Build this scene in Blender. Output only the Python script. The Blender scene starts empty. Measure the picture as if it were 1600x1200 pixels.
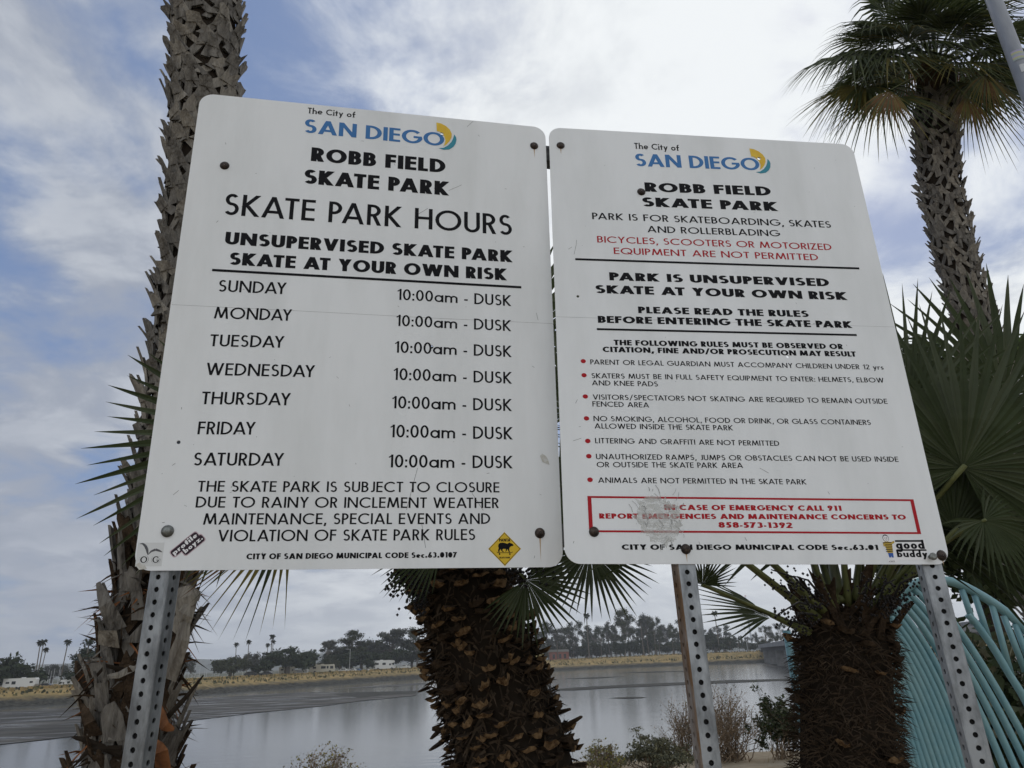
import bpy, math, random
from mathutils import Vector, Matrix, noise
from mathutils.geometry import delaunay_2d_cdt

R_ = math.radians
PI = math.pi
scene = bpy.context.scene
COL = scene.collection
random.seed(7)

# ------------------------------------------------------------------ camera
EYE = 1.6
PITCH, ROLL = R_(21.2), R_(2.2)
CAM = Vector((0, 0, EYE))
FW = Vector((0, math.cos(PITCH), math.sin(PITCH)))
_rt = Vector((1, 0, 0)); _up = _rt.cross(FW)
RT = _rt * math.cos(ROLL) - _up * math.sin(ROLL)
UP = _rt * math.sin(ROLL) + _up * math.cos(ROLL)
cd = bpy.data.cameras.new('camera')
cam = bpy.data.objects.new('camera', cd)
COL.objects.link(cam)
cd.sensor_width = 36; cd.lens = 36 * 1110 / 1600
cd.clip_start = 0.05; cd.clip_end = 9000
m = Matrix((RT, UP, -FW)).transposed().to_4x4(); m.translation = CAM
cam.matrix_world = m
scene.camera = cam

# ------------------------------------------------------------------ sky, sun, exposure
SUN_EL, SUN_AZ = R_(46), R_(24)          # behind the clouds, ahead and to the right
SUND = Vector((math.sin(SUN_AZ) * math.cos(SUN_EL), math.cos(SUN_AZ) * math.cos(SUN_EL), math.sin(SUN_EL)))
world = bpy.data.worlds.new('World'); scene.world = world
world.use_nodes = True
nt = world.node_tree; nt.nodes.clear()
def N(t, **k):
    n = nt.nodes.new(t)
    for a, b in k.items():
        if a.startswith('i_'):
            n.inputs[int(a[2:])].default_value = b
        else:
            setattr(n, a, b)
    return n
def LK(a, b): nt.links.new(a, b)
def MATH(op, a, b=None, c=None, clamp=False):
    n = N('ShaderNodeMath', operation=op); n.use_clamp = clamp
    for i, v in enumerate((a, b, c)):
        if v is None: continue
        if isinstance(v, (int, float)): n.inputs[i].default_value = v
        else: LK(v, n.inputs[i])
    return n.outputs[0]
def MIXC(f, a, b):
    n = N('ShaderNodeMix', data_type='RGBA')
    for i, v in ((0, f), (6, a), (7, b)):
        if isinstance(v, (int, float)): n.inputs[i].default_value = v
        elif isinstance(v, tuple): n.inputs[i].default_value = (*v, 1)
        else: LK(v, n.inputs[i])
    return n.outputs[2]
def RAMP(v, *stops):
    n = N('ShaderNodeMapRange', interpolation_type='SMOOTHSTEP'); LK(v, n.inputs[0])
    n.inputs[1].default_value, n.inputs[2].default_value, n.inputs[3].default_value, n.inputs[4].default_value = stops
    return n.outputs[0]
tc = N('ShaderNodeTexCoord')
sky = N('ShaderNodeTexSky', sky_type='NISHITA')
sky.sun_disc = False; sky.sun_elevation = SUN_EL; sky.sun_rotation = SUN_AZ
sky.air_density = 1.0; sky.dust_density = 1.5; sky.ozone_density = 2.0
sep = N('ShaderNodeSeparateXYZ'); LK(tc.outputs['Generated'], sep.inputs[0])
zc = MATH('MAXIMUM', sep.outputs[2], 0.0)
den = MATH('ADD', zc, 0.22)
cx_ = MATH('DIVIDE', sep.outputs[0], den); cy_ = MATH('DIVIDE', sep.outputs[1], den)
cmb = N('ShaderNodeCombineXYZ'); LK(cx_, cmb.inputs[0]); LK(cy_, cmb.inputs[1])
def noise_at(scale, off, detail=9, rough=.55, dist=0.0):
    mp = N('ShaderNodeMapping'); LK(cmb.outputs[0], mp.inputs[0]); mp.inputs[1].default_value = off
    n = N('ShaderNodeTexNoise'); LK(mp.outputs[0], n.inputs['Vector'])
    n.inputs['Scale'].default_value = scale; n.inputs['Detail'].default_value = detail
    n.inputs['Roughness'].default_value = rough; n.inputs['Distortion'].default_value = dist
    return n.outputs[0]
def toward(d, lo, hi):
    v = Vector(d).normalized()
    n = N('ShaderNodeVectorMath', operation='DOT_PRODUCT'); LK(tc.outputs['Generated'], n.inputs[0]); n.inputs[1].default_value = v
    return RAMP(n.outputs['Value'], lo, hi, 0, 1)
SKY_OFF = (3.1, 1.7, 0.0)
cover = noise_at(1.45, SKY_OFF, 10, .53, .35)
billow = noise_at(3.6, (7.3, 2.2, 1.0), 12, .58, .4)
shade = noise_at(1.5, (1.3, 8.2, 4.0), 7, .55, .2)
sunside = toward((.40, .80, .62), .70, .99)
rightside = RAMP(sep.outputs[0], -.25, .25, 0, 1)
low = RAMP(sep.outputs[2], .02, .30, 1, 0)
cv = MATH('ADD', cover, MATH('MULTIPLY', billow, .62))
cv = MATH('ADD', cv, MATH('MULTIPLY', rightside, .06))
cv = MATH('ADD', cv, MATH('MULTIPLY', low, .20))
leftc = RAMP(sep.outputs[0], -.12, -.52, 0, 1)
cv = MATH('SUBTRACT', cv, MATH('MULTIPLY', leftc, .035))
cloud = RAMP(cv, .66, .90, 0, 1)
# brightness of the cloud: thin edges and the part around the sun bright, thick bellies grey
br = MATH('ADD', MATH('MULTIPLY', RAMP(shade, .30, .68, 0, 1), .30), MATH('MULTIPLY', RAMP(billow, .38, .62, 0, 1), .30))
br = MATH('ADD', br, MATH('MULTIPLY', sunside, .30))
br = MATH('ADD', MATH('MULTIPLY', br, MATH('SUBTRACT', 1.0, MATH('MULTIPLY', low, .65))), MATH('MULTIPLY', low, .30))
leftside = RAMP(sep.outputs[0], -.12, -.52, 0, 1)
br = MATH('SUBTRACT', br, MATH('MULTIPLY', leftside, .26))
behind = RAMP(sep.outputs[1], .25, -.45, 0, 1)       # unseen sky behind the camera, brightened as added fill for the boards
ccol = MIXC(RAMP(br, .02, .80, 0, 1), (3.3, 3.65, 4.4), (8.5, 8.8, 9.0))
ccol = MIXC(behind, ccol, (8.5, 8.85, 9.2))
skyb = N('ShaderNodeMix', data_type='RGBA', blend_type='MULTIPLY'); skyb.inputs[0].default_value = 1
LK(sky.outputs[0], skyb.inputs[6]); skyb.inputs[7].default_value = (1.0, 1.0, 1.0, 1)
blue = MIXC(.75, skyb.outputs[2], (1.65, 2.45, 4.4))
cloud = MATH('MAXIMUM', cloud, MATH('MULTIPLY', behind, .85))
fin = MIXC(cloud, blue, ccol)
bg = N('ShaderNodeBackground'); LK(fin, bg.inputs[0]); bg.inputs[1].default_value = 0.1
wo = N('ShaderNodeOutputWorld'); LK(bg.outputs[0], wo.inputs[0])

sl = bpy.data.lights.new('sun', 'SUN'); sl.energy = 0.7; sl.angle = R_(20); sl.color = (1, .96, .9)
so = bpy.data.objects.new('sun', sl); COL.objects.link(so)
so.rotation_euler = (-SUND).to_track_quat('-Z', 'Y').to_euler()
vs = scene.view_settings
scene.display_settings.display_device = 'sRGB'
vs.view_transform = 'Standard'; vs.look = 'None'; vs.exposure = 0.08; vs.gamma = 1.0; vs.use_curve_mapping = False
scene.cycles.max_bounces = 8
scene.cycles.transparent_max_bounces = 24

# ------------------------------------------------------------------ helpers
def ray(px, py):
    return RT * ((px - 800) / 1110) - UP * ((py - 600) / 1110) + FW
def at_y(px, py, y):
    r = ray(px, py); return CAM + r * (y / r.y)
def at_z(px, py, z):
    r = ray(px, py); return CAM + r * ((z - EYE) / r.z)
def depth(p): return (Vector(p) - CAM).dot(FW)
def pxm(p): return depth(p) / 1110          # metres per photo pixel at p

MATS = {}
def mat(name, color, rough=.7, spec=.3, metal=0.0, vary=None, scale=8.0, bump=0.0, bscale=None, trans=0.0, obj=True, detail=5, stretch=None):
    """principled material; vary=(second colour, contrast lo, hi)"""
    if name in MATS: return MATS[name]
    M = bpy.data.materials.new(name); M.use_nodes = True
    t = M.node_tree; p = t.nodes['Principled BSDF']
    p.inputs['Base Color'].default_value = (*color, 1)
    p.inputs['Roughness'].default_value = rough; p.inputs['Metallic'].default_value = metal
    p.inputs['Specular IOR Level'].default_value = spec
    tcn = t.nodes.new('ShaderNodeTexCoord'); src = tcn.outputs['Object']
    if stretch:
        mp = t.nodes.new('ShaderNodeMapping'); mp.inputs['Scale'].default_value = stretch
        t.links.new(src, mp.inputs[0]); src = mp.outputs[0]
    if vary:
        c2, lo, hi = vary
        n = t.nodes.new('ShaderNodeTexNoise'); n.inputs['Scale'].default_value = scale; n.inputs['Detail'].default_value = detail
        n.inputs['Roughness'].default_value = .62
        t.links.new(src, n.inputs['Vector'])
        r = t.nodes.new('ShaderNodeMapRange'); r.inputs[1].default_value = lo; r.inputs[2].default_value = hi
        t.links.new(n.outputs[0], r.inputs[0])
        mx = t.nodes.new('ShaderNodeMix'); mx.data_type = 'RGBA'
        mx.inputs[6].default_value = (*color, 1); mx.inputs[7].default_value = (*c2, 1)
        t.links.new(r.outputs[0], mx.inputs[0]); t.links.new(mx.outputs[2], p.inputs['Base Color'])
    if bump:
        n2 = t.nodes.new('ShaderNodeTexNoise'); n2.inputs['Scale'].default_value = bscale or scale * 3; n2.inputs['Detail'].default_value = 6
        t.links.new(src, n2.inputs['Vector'])
        b = t.nodes.new('ShaderNodeBump'); b.inputs['Strength'].default_value = bump; b.inputs['Distance'].default_value = .02
        t.links.new(n2.outputs[0], b.inputs['Height']); t.links.new(b.outputs[0], p.inputs['Normal'])
    if trans:
        tr = t.nodes.new('ShaderNodeBsdfTranslucent'); mixs = t.nodes.new('ShaderNodeMixShader'); mixs.inputs[0].default_value = trans
        if vary: t.links.new(mx.outputs[2], tr.inputs[0])
        else: tr.inputs[0].default_value = (*color, 1)
        out = t.nodes['Material Output']
        t.links.new(p.outputs[0], mixs.inputs[1]); t.links.new(tr.outputs[0], mixs.inputs[2]); t.links.new(mixs.outputs[0], out.inputs[0])
    MATS[name] = M
    return M

class MB:
    """collects faces; build() links them as ONE mesh object"""
    def __init__(s): s.v = []; s.f = []; s.mi = []; s.cur = 0; s.sm = []; s.smooth = False
    def add(s, verts, faces):
        o = len(s.v); s.v.extend(Vector(q) for q in verts)
        for f in faces: s.f.append([o + i for i in f]); s.mi.append(s.cur); s.sm.append(s.smooth)
    def box(s, c, sx, sy, sz, rot=None):
        vs_ = [Vector((x * sx / 2, y * sy / 2, z * sz / 2)) for x in (-1, 1) for y in (-1, 1) for z in (-1, 1)]
        if rot is not None: vs_ = [rot @ q for q in vs_]
        c = Vector(c)
        s.add([q + c for q in vs_], [(0, 1, 3, 2), (4, 6, 7, 5), (0, 4, 5, 1), (2, 3, 7, 6), (0, 2, 6, 4), (1, 5, 7, 3)])
    def tube(s, pts, rad, n=8, caps=True, squash=1.0):
        pts = [Vector(p) for p in pts]
        if isinstance(rad, (int, float)): rad = [rad] * len(pts)
        rings = []; prev = None
        for i, p in enumerate(pts):
            a = pts[max(i - 1, 0)]; b = pts[min(i + 1, len(pts) - 1)]
            d = (b - a).normalized()
            if prev is None:
                u = d.cross(Vector((0, 0, 1)) if abs(d.z) < .9 else Vector((1, 0, 0))).normalized()
            else:
                u = (prev - d * prev.dot(d)).normalized()
            prev = u; w = d.cross(u)
            rings.append([p + (u * math.cos(2 * PI * k / n) + w * (squash * math.sin(2 * PI * k / n))) * rad[i] for k in range(n)])
        vs_ = [q for r in rings for q in r]; fs = []
        for i in range(len(rings) - 1):
            for k in range(n):
                fs.append((i * n + k, i * n + (k + 1) % n, (i + 1) * n + (k + 1) % n, (i + 1) * n + k))
        if caps:
            fs.append(tuple(range(n - 1, -1, -1))); fs.append(tuple((len(rings) - 1) * n + k for k in range(n)))
        s.add(vs_, fs)
    def build(s, name, mats, parent=None, M=None, smooth=None, off=None):
        me = bpy.data.meshes.new(name)
        if off is None: off = parent.location if parent is not None else Vector((0, 0, 0))
        if M is None and parent is not None: vv = [q - off for q in s.v]
        else: vv = s.v
        me.from_pydata([tuple(q) for q in vv], [], s.f)
        if not isinstance(mats, (list, tuple)): mats = [mats]
        for q in mats: me.materials.append(q)
        me.polygons.foreach_set('material_index', s.mi)
        if smooth or any(s.sm):
            me.polygons.foreach_set('use_smooth', [True] * len(s.f) if smooth else s.sm)
        me.update()
        o = bpy.data.objects.new(name, me); COL.objects.link(o)
        if parent is not None: o.parent = parent
        if M is not None: o.matrix_basis = (Matrix.Translation(-off) @ M)
        return o

def thing(name, label, cat, loc, group=None):
    o = bpy.data.objects.new(name, None); COL.objects.link(o); o.location = loc
    o.empty_display_size = .2
    o['label'] = label; o['category'] = cat
    if group: o['group'] = group
    return o
def tag(o, label, cat, group=None):
    o['label'] = label; o['category'] = cat
    if group: o['group'] = group
    return o
def kind(o, k, label=None, cat=None):
    o['kind'] = k
    if label: o['label'] = label
    if cat: o['category'] = cat
    return o
def dup(root, loc, label=None, rotz=0.0, scale=1.0):
    r = root.copy(); COL.objects.link(r); r.location = loc; r.rotation_euler = (0, 0, rotz); r.scale = (scale,) * 3 if isinstance(scale, (int, float)) else scale
    if label: r['label'] = label
    for ch in list(root.children):
        c = ch.copy(); COL.objects.link(c); c.parent = r
        for g in ch.children:
            d = g.copy(); COL.objects.link(d); d.parent = c
    return r
def V2(a, b): return Vector((a, b))
def rnd(a, b): return random.uniform(a, b)
# ------------------------------------------------------------------ lettering: a small geometric stroke alphabet (cap height 1)
class G:
    def __init__(s, w): s.w = w; s.t = w * (.92 if w < .18 else .74); s.h = w / 2; s.P = []
    def V(s, x0, y0, x1, y1, w=None):            # bar cut horizontally at both ends
        w = w or s.w
        dx, dy = x1 - x0, y1 - y0; L = math.hypot(dx, dy); hw = w * L / max(abs(dy), 1e-6) / 2
        s.P.append([(x0 - hw, y0), (x0 + hw, y0), (x1 + hw, y1), (x1 - hw, y1)])
    def H(s, x0, x1, y, t=None):
        t = (t or s.t) / 2
        s.P.append([(x0, y - t), (x1, y - t), (x1, y + t), (x0, y + t)])
    def A(s, cx, cy, rx, ry, a0, a1, n=None):
        n = n or max(4, int(abs(a1 - a0) / 15))
        inn, out = [], []
        for i in range(n + 1):
            a = R_(a0 + (a1 - a0) * i / n); c, d = math.cos(a), math.sin(a)
            nx, ny = c * ry, d * rx; l = math.hypot(nx, ny) or 1; nx /= l; ny /= l
            th = math.sqrt((s.w * nx) ** 2 + (s.t * ny) ** 2) / 2
            px, py = cx + rx * c, cy + ry * d
            inn.append((px - nx * th, py - ny * th)); out.append((px + nx * th, py + ny * th))
        for i in range(n):
            s.P.append([inn[i], out[i], out[i + 1], inn[i + 1]])
    def Q(s, *p): s.P.append(list(p))

def glyph(ch, w):
    g = G(w); h, t = g.h, g.t; k = (w - .13)      # k: extra width for the bolder cuts
    def slab(): pass
    def ring(cx, cy, rx, ry, a0=0, a1=360): g.A(cx, cy, rx, ry, a0, a1)
    if ch == 'A':
        W = .80 + k; q = h * 1.08; g.V(q, 0, W / 2, 1); g.V(W - q, 0, W / 2, 1); g.H(W * .25, W * .75, .28)
    elif ch == 'B':
        W = .52 + k * .8; ry = (1 - t / 2 - .53) / 2; rl = (.53 - t / 2) / 2
        g.V(h, 0, h, 1); g.H(h, W - h - ry - .04, 1 - t / 2); g.H(h, W - h - rl, .53); g.H(h, W - h - rl, t / 2)
        g.A(W - h - ry - .04, .53 + ry, ry, ry, -90, 90); g.A(W - h - rl, .53 - rl, rl, rl, -90, 90)
    elif ch == 'C': W = .84; g.A(.5, .5, .5 - h, .5 - t / 2, 46, 314)
    elif ch == 'D':
        W = .70 + k * .7; r = .5 - t / 2; g.V(h, 0, h, 1); xx = max(h, W - h - r); g.H(h, xx, 1 - t / 2); g.H(h, xx, t / 2); g.A(xx, .5, W - h - xx, r, -90, 90)
    elif ch in 'EF':
        W = .47 + k * .7 if ch == 'E' else .44 + k * .7
        g.V(h, 0, h, 1); g.H(h, W, 1 - t / 2); g.H(h, W - .02, .53)
        if ch == 'E': g.H(h, W, t / 2)
    elif ch == 'G': W = .96; g.A(.5, .5, .5 - h, .5 - t / 2, 42, 352); g.H(.56, .96, .48)
    elif ch == 'H': W = .66 + k; g.V(h, 0, h, 1); g.V(W - h, 0, W - h, 1); g.H(h, W - h, .53)
    elif ch == 'I': W = w; g.V(h, 0, h, 1)
    elif ch == 'J': W = .36 + k; g.V(W - h, .2, W - h, 1); g.A(W - h - .16, .2, .16, .2 - t / 2, -110, 0)
    elif ch == 'K': W = .62 + k; g.V(h, 0, h, 1); q = h * 1.3; g.V(h, .42, W - q, 1); g.V(h + .10, .50, W - q, 0)
    elif ch == 'L': W = .40 + k * .7; g.V(h, 0, h, 1); g.H(h, W, t / 2)
    elif ch == 'M': W = .92 + k; q = h * 1.05; g.V(q, 0, W * .21, 1); g.V(W - q, 0, W * .79, 1); g.V(W * .21, 1, W / 2, .06); g.V(W * .79, 1, W / 2, .06); 
    elif ch == 'N': W = .74 + k; g.V(h, 0, h, 1); g.V(W - h, 0, W - h, 1); g.V(h, 1, W - h, 0, w * .95)
    elif ch == 'O': W = 1.0; g.A(.5, .5, .5 - h, .5 - t / 2, 0, 360)
    elif ch == 'P':
        W = .47 + k * .8; ry = (1 - t / 2 - .46) / 2; g.V(h, 0, h, 1); g.H(h, W - h - ry, 1 - t / 2); g.H(h, W - h - ry, .46); g.A(W - h - ry, .46 + ry, ry, ry, -90, 90)
    elif ch == 'Q': W = 1.0; g.A(.5, .5, .5 - h, .5 - t / 2, 0, 360); g.V(.60, .32, .92, 0)
    elif ch == 'R':
        W = .52 + k * .8; ry = (1 - t / 2 - .48) / 2; g.V(h, 0, h, 1); xx = W - h - ry - .03; g.H(h, xx, 1 - t / 2); g.H(h, xx, .48); g.A(xx, .48 + ry, ry, ry, -90, 90); g.V(W - h * 1.1, 0, W * .48, .48)
    elif ch == 'S':
        W = .50 + k * .9; ry = (1 - t / 2 - .52) / 2; rl = (.52 - t / 2) / 2
        g.w *= .92; h = g.w / 2; g.A(W / 2, .52 + ry, W / 2 - h - .025, ry, 38, 270); g.A(W / 2, .52 - rl, W / 2 - h, rl, 90, -145)
    elif ch == 'T': W = .50 + k * .8; g.V(W / 2, 0, W / 2, 1); g.H(0, W, 1 - t / 2)
    elif ch == 'U': W = .60 + k; r = W / 2 - h; g.V(h, t / 2 + r, h, 1); g.V(W - h, t / 2 + r, W - h, 1); g.A(W / 2, t / 2 + r, r, r, 180, 360)
    elif ch == 'V': W = .72 + k; q = h * 1.08; g.V(q, 1, W / 2, 0); g.V(W - q, 1, W / 2, 0)
    elif ch == 'W': W = 1.06 + k * 1.3; q = h * 1.05; g.V(q, 1, W * .29, 0); g.V(W * .29, 0, W / 2, 1); g.V(W / 2, 1, W * .71, 0); g.V(W * .71, 0, W - q, 1)
    elif ch == 'X': W = .66 + k; q = h * 1.2; g.V(q, 0, W - q, 1); g.V(W - q, 0, q, 1)
    elif ch == 'Y': W = .64 + k; q = h * 1.2; g.V(W / 2, 0, W / 2, .46); g.V(W / 2, .46, q, 1); g.V(W / 2, .46, W - q, 1)
    elif ch == 'Z': W = .58 + k; q = h * 1.4; g.V(q, 0, W - q, 1); g.H(0, W, 1 - t / 2); g.H(0, W, t / 2)
    elif ch == '0': W = .56 + k * .6; g.A(W / 2, .5, W / 2 - h, .5 - t / 2, 0, 360)
    elif ch == '1': W = .34 + k * .6; g.V(W - h, 0, W - h, 1); g.Q((.04, .86), (W - w, .86 - .0), (W - w, 1), (.12, 1)) if w > .2 else g.Q((.03, .80), (.10, .74), (W - h, .90), (W - h, 1))
    elif ch == '2': W = .54 + k * .6; r = W / 2 - h; g.A(W / 2, 1 - t / 2 - r, r, r, -35, 170); g.V(h * 1.4, t / 2, W / 2 + r * .8, 1 - t / 2 - r * 1.55); g.H(0, W, t / 2)
    elif ch == '3': W = .50 + k * .9; ry = (1 - t / 2 - .53) / 2; rl = (.53 - t / 2) / 2; g.A(W / 2 - .02, .53 + ry, W / 2 - h - .03, ry, -90, 150); g.A(W / 2 - .02, .53 - rl, W / 2 - h, rl, 90, -150)
    elif ch == '5': W = .52 + k * .6; g.H(.12, W - .03, 1 - t / 2); g.V(.06 + h, .52, .13 + h, 1); g.A(W / 2 - .03, .33, W / 2 - h, .33 - t / 2, 140, -150)
    elif ch == '6': W = .54 + k * .6; r = W / 2 - h; g.A(W / 2, r + t / 2, r, r, 0, 360); g.V(h * 1.2, t / 2 + r + .08, W * .62, 1)
    elif ch == '7': W = .52 + k * .6; g.H(0, W, 1 - t / 2); g.V(W * .25, 0, W - h * 1.15, 1)
    elif ch == '8': W = .52 + k * .9; ry = (1 - t / 2 - .54) / 2; rl = (.54 - t / 2) / 2; g.A(W / 2, .54 + ry, W / 2 - h - .03, ry, 0, 360); g.A(W / 2, .54 - rl, W / 2 - h, rl, 0, 360)
    elif ch == '9': W = .54 + k * .6; r = W / 2 - h; g.A(W / 2, 1 - r - t / 2, r, r, 0, 360); g.V(W * .38, 0, W - h * 1.2, 1 - t / 2 - r - .08)
    elif ch == ':': W = w * 1.15; g.V(W / 2, 0, W / 2, W); g.V(W / 2, .46, W / 2, .46 + W)
    elif ch == '.': W = w * 1.15; g.V(W / 2, 0, W / 2, W)
    elif ch == ',': W = w * 1.3; g.V(W * .35, -.16, W * .65, w)
    elif ch == '-': W = .26; g.H(0, W, .33)
    elif ch == '/': W = .5; g.V(.06, -.1, W - .06, 1.05, w * .85)
    elif ch == ' ': W = .28
    else:
        X = .64; r = X / 2 - t / 2; rx = X / 2 - h
        if ch == 'a': W = X + .02; g.A(X / 2, X / 2, rx, r, 0, 360); g.V(W - h, 0, W - h, X)
        elif ch == 'd': W = X + .02; g.A(X / 2, X / 2, rx, r, 0, 360); g.V(W - h, 0, W - h, 1.08)
        elif ch == 'b': W = X + .02; g.A(W - X / 2, X / 2, rx, r, 0, 360); g.V(h, 0, h, 1.08)
        elif ch == 'p': W = X + .02; g.A(W - X / 2, X / 2, rx, r, 0, 360); g.V(h, -.3, h, X)
        elif ch == 'g': W = X + .02; g.A(X / 2, X / 2, rx, r, 0, 360); g.V(W - h, -.1, W - h, X); g.A(W / 2, -.08, W / 2 - h, .2, 180, 360)
        elif ch == 'o': W = X; g.A(X / 2, X / 2, rx, r, 0, 360)
        elif ch == 'e': W = X; g.A(X / 2, X / 2, rx, r, 0, 320); g.H(h, X - h, X / 2 - .01, t * .8)
        elif ch == 'c': W = X * .88; g.A(X / 2, X / 2, rx, r, 50, 310)
        elif ch == 's': W = .40 + k * .6; q = (X - t) / 4; g.A(W / 2, X / 2 + q, W / 2 - h, q, 30, 270, 9); g.A(W / 2, X / 2 - q, W / 2 - h, q, 90, -150, 9)
        elif ch == 'm': W = .92 + k * 1.4; g.V(h, 0, h, X); a = (W / 2 - h) / 2; g.V(W / 2, 0, W / 2, X - a); g.V(W - h, 0, W - h, X - a); g.A(h + a, X - t / 2 - a * .9, a, a * .9, 0, 180); g.A(W / 2 + a, X - t / 2 - a * .9, a, a * .9, 0, 180)
        elif ch == 'n' or ch == 'h': W = .54 + k; a = W / 2 - h; g.V(h, 0, h, X if ch == 'n' else 1.05); g.V(W - h, 0, W - h, X - a); g.A(W / 2, X - t / 2 - a, a, a, 0, 180)
        elif ch == 'u': W = .54 + k; a = W / 2 - h; g.V(h, t / 2 + a, h, X); g.V(W - h, 0, W - h, X); g.A(W / 2, t / 2 + a, a, a, 180, 360)
        elif ch == 'r': W = .36 + k * .6; g.V(h, 0, h, X); g.A(h + .22, X - t / 2 - .22, .22, .22, 70, 180)
        elif ch == 'y': W = .56 + k; q = h * 1.1; g.V(q, X, W / 2, 0); g.V(W * .28, -.32, W - q, X)
        elif ch == 'i': W = w; g.V(h, 0, h, X); g.V(h, .8, h, .8 + w * 1.1)
        elif ch == 'l': W = w; g.V(h, 0, h, 1.05)
        elif ch == 't': W = .38; g.V(W / 2, 0, W / 2, .88); g.H(0, W, X - t / 2)
        elif ch == 'f': W = .40; g.V(W * .45, 0, W * .45, .82); g.A(W * .45 + .18, .82, .18, .18 - t / 2 + .04, 80, 180); g.H(0, W, X - t / 2)
        elif ch == 'z': W = .5 + k; q = h * 1.3; g.V(q, 0, W - q, X); g.H(0, W, X - t / 2); g.H(0, W, t / 2)
        else: W = .3
    return g.P, W

def union(polys, holes=()):
    """triangles of the union of (possibly overlapping) convex polygons, minus holes"""
    vs_, fs = [], []
    for p in polys:
        a = sum(p[i][0] * p[(i + 1) % len(p)][1] - p[(i + 1) % len(p)][0] * p[i][1] for i in range(len(p)))
        if a < 0: p = p[::-1]
        o = len(vs_); vs_.extend(Vector(q) for q in p); fs.append(list(range(o, o + len(p))))
    es = []
    for hl in holes:
        o = len(vs_); vs_.extend(Vector(q) for q in hl)
        es += [(o + i, o + (i + 1) % len(hl)) for i in range(len(hl))]
    ov, oe, of, _, _, orig = delaunay_2d_cdt(vs_, es, fs, 0, 1e-6)
    out = []
    for f, og in zip(of, orig):
        if not og: continue
        if holes:
            c = sum((ov[i] for i in f), Vector((0, 0))) / len(f)
            if any(inside(c, hl) for hl in holes): continue
        out.append(f)
    return ov, out
def inside(c, poly):
    r = False; n = len(poly)
    for i in range(n):
        (x0, y0), (x1, y1) = poly[i], poly[(i + 1) % n]
        if (y0 > c[1]) != (y1 > c[1]) and c[0] < (x1 - x0) * (c[1] - y0) / (y1 - y0) + x0: r = not r
    return r
GC = {}
def gly(ch, w, serif=False):
    key = (ch, w, serif)
    if key not in GC:
        P, W = glyph(ch, w)
        if serif and ch.isalpha():                 # little slab feet for the serif line
            ys = [0] if ch not in 'yC' else []
            P = list(P)
            for q in list(P):
                if len(q) == 4 and abs(q[0][1] - q[1][1]) < 1e-6 and abs(q[0][1]) < 1e-6 and q[2][1] > .4:
                    mx = (q[0][0] + q[1][0]) / 2; P.append([(mx - .13, 0), (mx + .13, 0), (mx + .13, .06), (mx - .13, .06)])
        ov, of = union(P) if P else ([], [])
        GC[key] = (ov, of, W)
    return GC[key]
STYLE = {'l': (.142, .105), 'b': (.275, .085), 'm': (.205, .07), 's': (.165, .10), 'r': (.135, .105), 'rb': (.275, .085)}
KERN = {'AT': -.12, 'TA': -.12, 'AY': -.16, 'YA': -.16, 'AV': -.14, 'VA': -.14, 'AW': -.1, 'WA': -.1, 'LT': -.12, 'LY': -.14, 'TO': -.04, 'DA': -.05, 'RK': .02, 'KA': -.05, 'PA': -.1, 'FA': -.08, 'Y ': -.05, 'RT': -.04, 'LO': -.03}
def text(mb, s, st, u0, v0, u1, v1, cap, z=.0004, holes=()):
    w, trk = STYLE[st]
    x = 0; lay = []
    for i, ch in enumerate(s):
        ov, of, W = gly(ch, w, st == 's')
        lay.append((x, ov, of)); x += W + trk + KERN.get(s[i:i + 2], 0)
    tot = x - trk
    sx = (u1 - u0) / tot; sl_ = (v1 - v0) / (u1 - u0)
    for gx, ov, of in lay:
        pts = []
        for q in ov:
            a = (gx + q[0]) * sx; pts.append((u0 + a, v0 + a * sl_ + q[1] * cap))
        for f in of:
            if holes:
                c = Vector((sum(pts[i][0] for i in f) / len(f), sum(pts[i][1] for i in f) / len(f)))
                if any((c - Vector(hc)).length < hr for hc, hr in holes): continue
            mb.add([(pts[i][0], pts[i][1], z) for i in f], [tuple(range(len(f)))])
def poly(mb, polys, z, holes=()):
    ov, of = union(polys, holes)
    mb.add([(q[0], q[1], z) for q in ov], of)
def circ(c, r, n=20, ry=None): return [(c[0] + r * math.cos(2 * PI * i / n), c[1] + (ry or r) * math.sin(2 * PI * i / n)) for i in range(n)]
def stroke(pts, w):
    """thick polyline as convex quads with round-ish joints"""
    out = []
    for i in range(len(pts) - 1):
        a, b = Vector(pts[i]), Vector(pts[i + 1]); d = (b - a)
        if d.length < 1e-7: continue
        d.normalize(); n = Vector((-d.y, d.x)) * w / 2
        out.append([tuple(a - n), tuple(b - n), tuple(b + n), tuple(a + n)])
        if i: out.append(circ(a, w / 2, 8))
    return out
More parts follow.
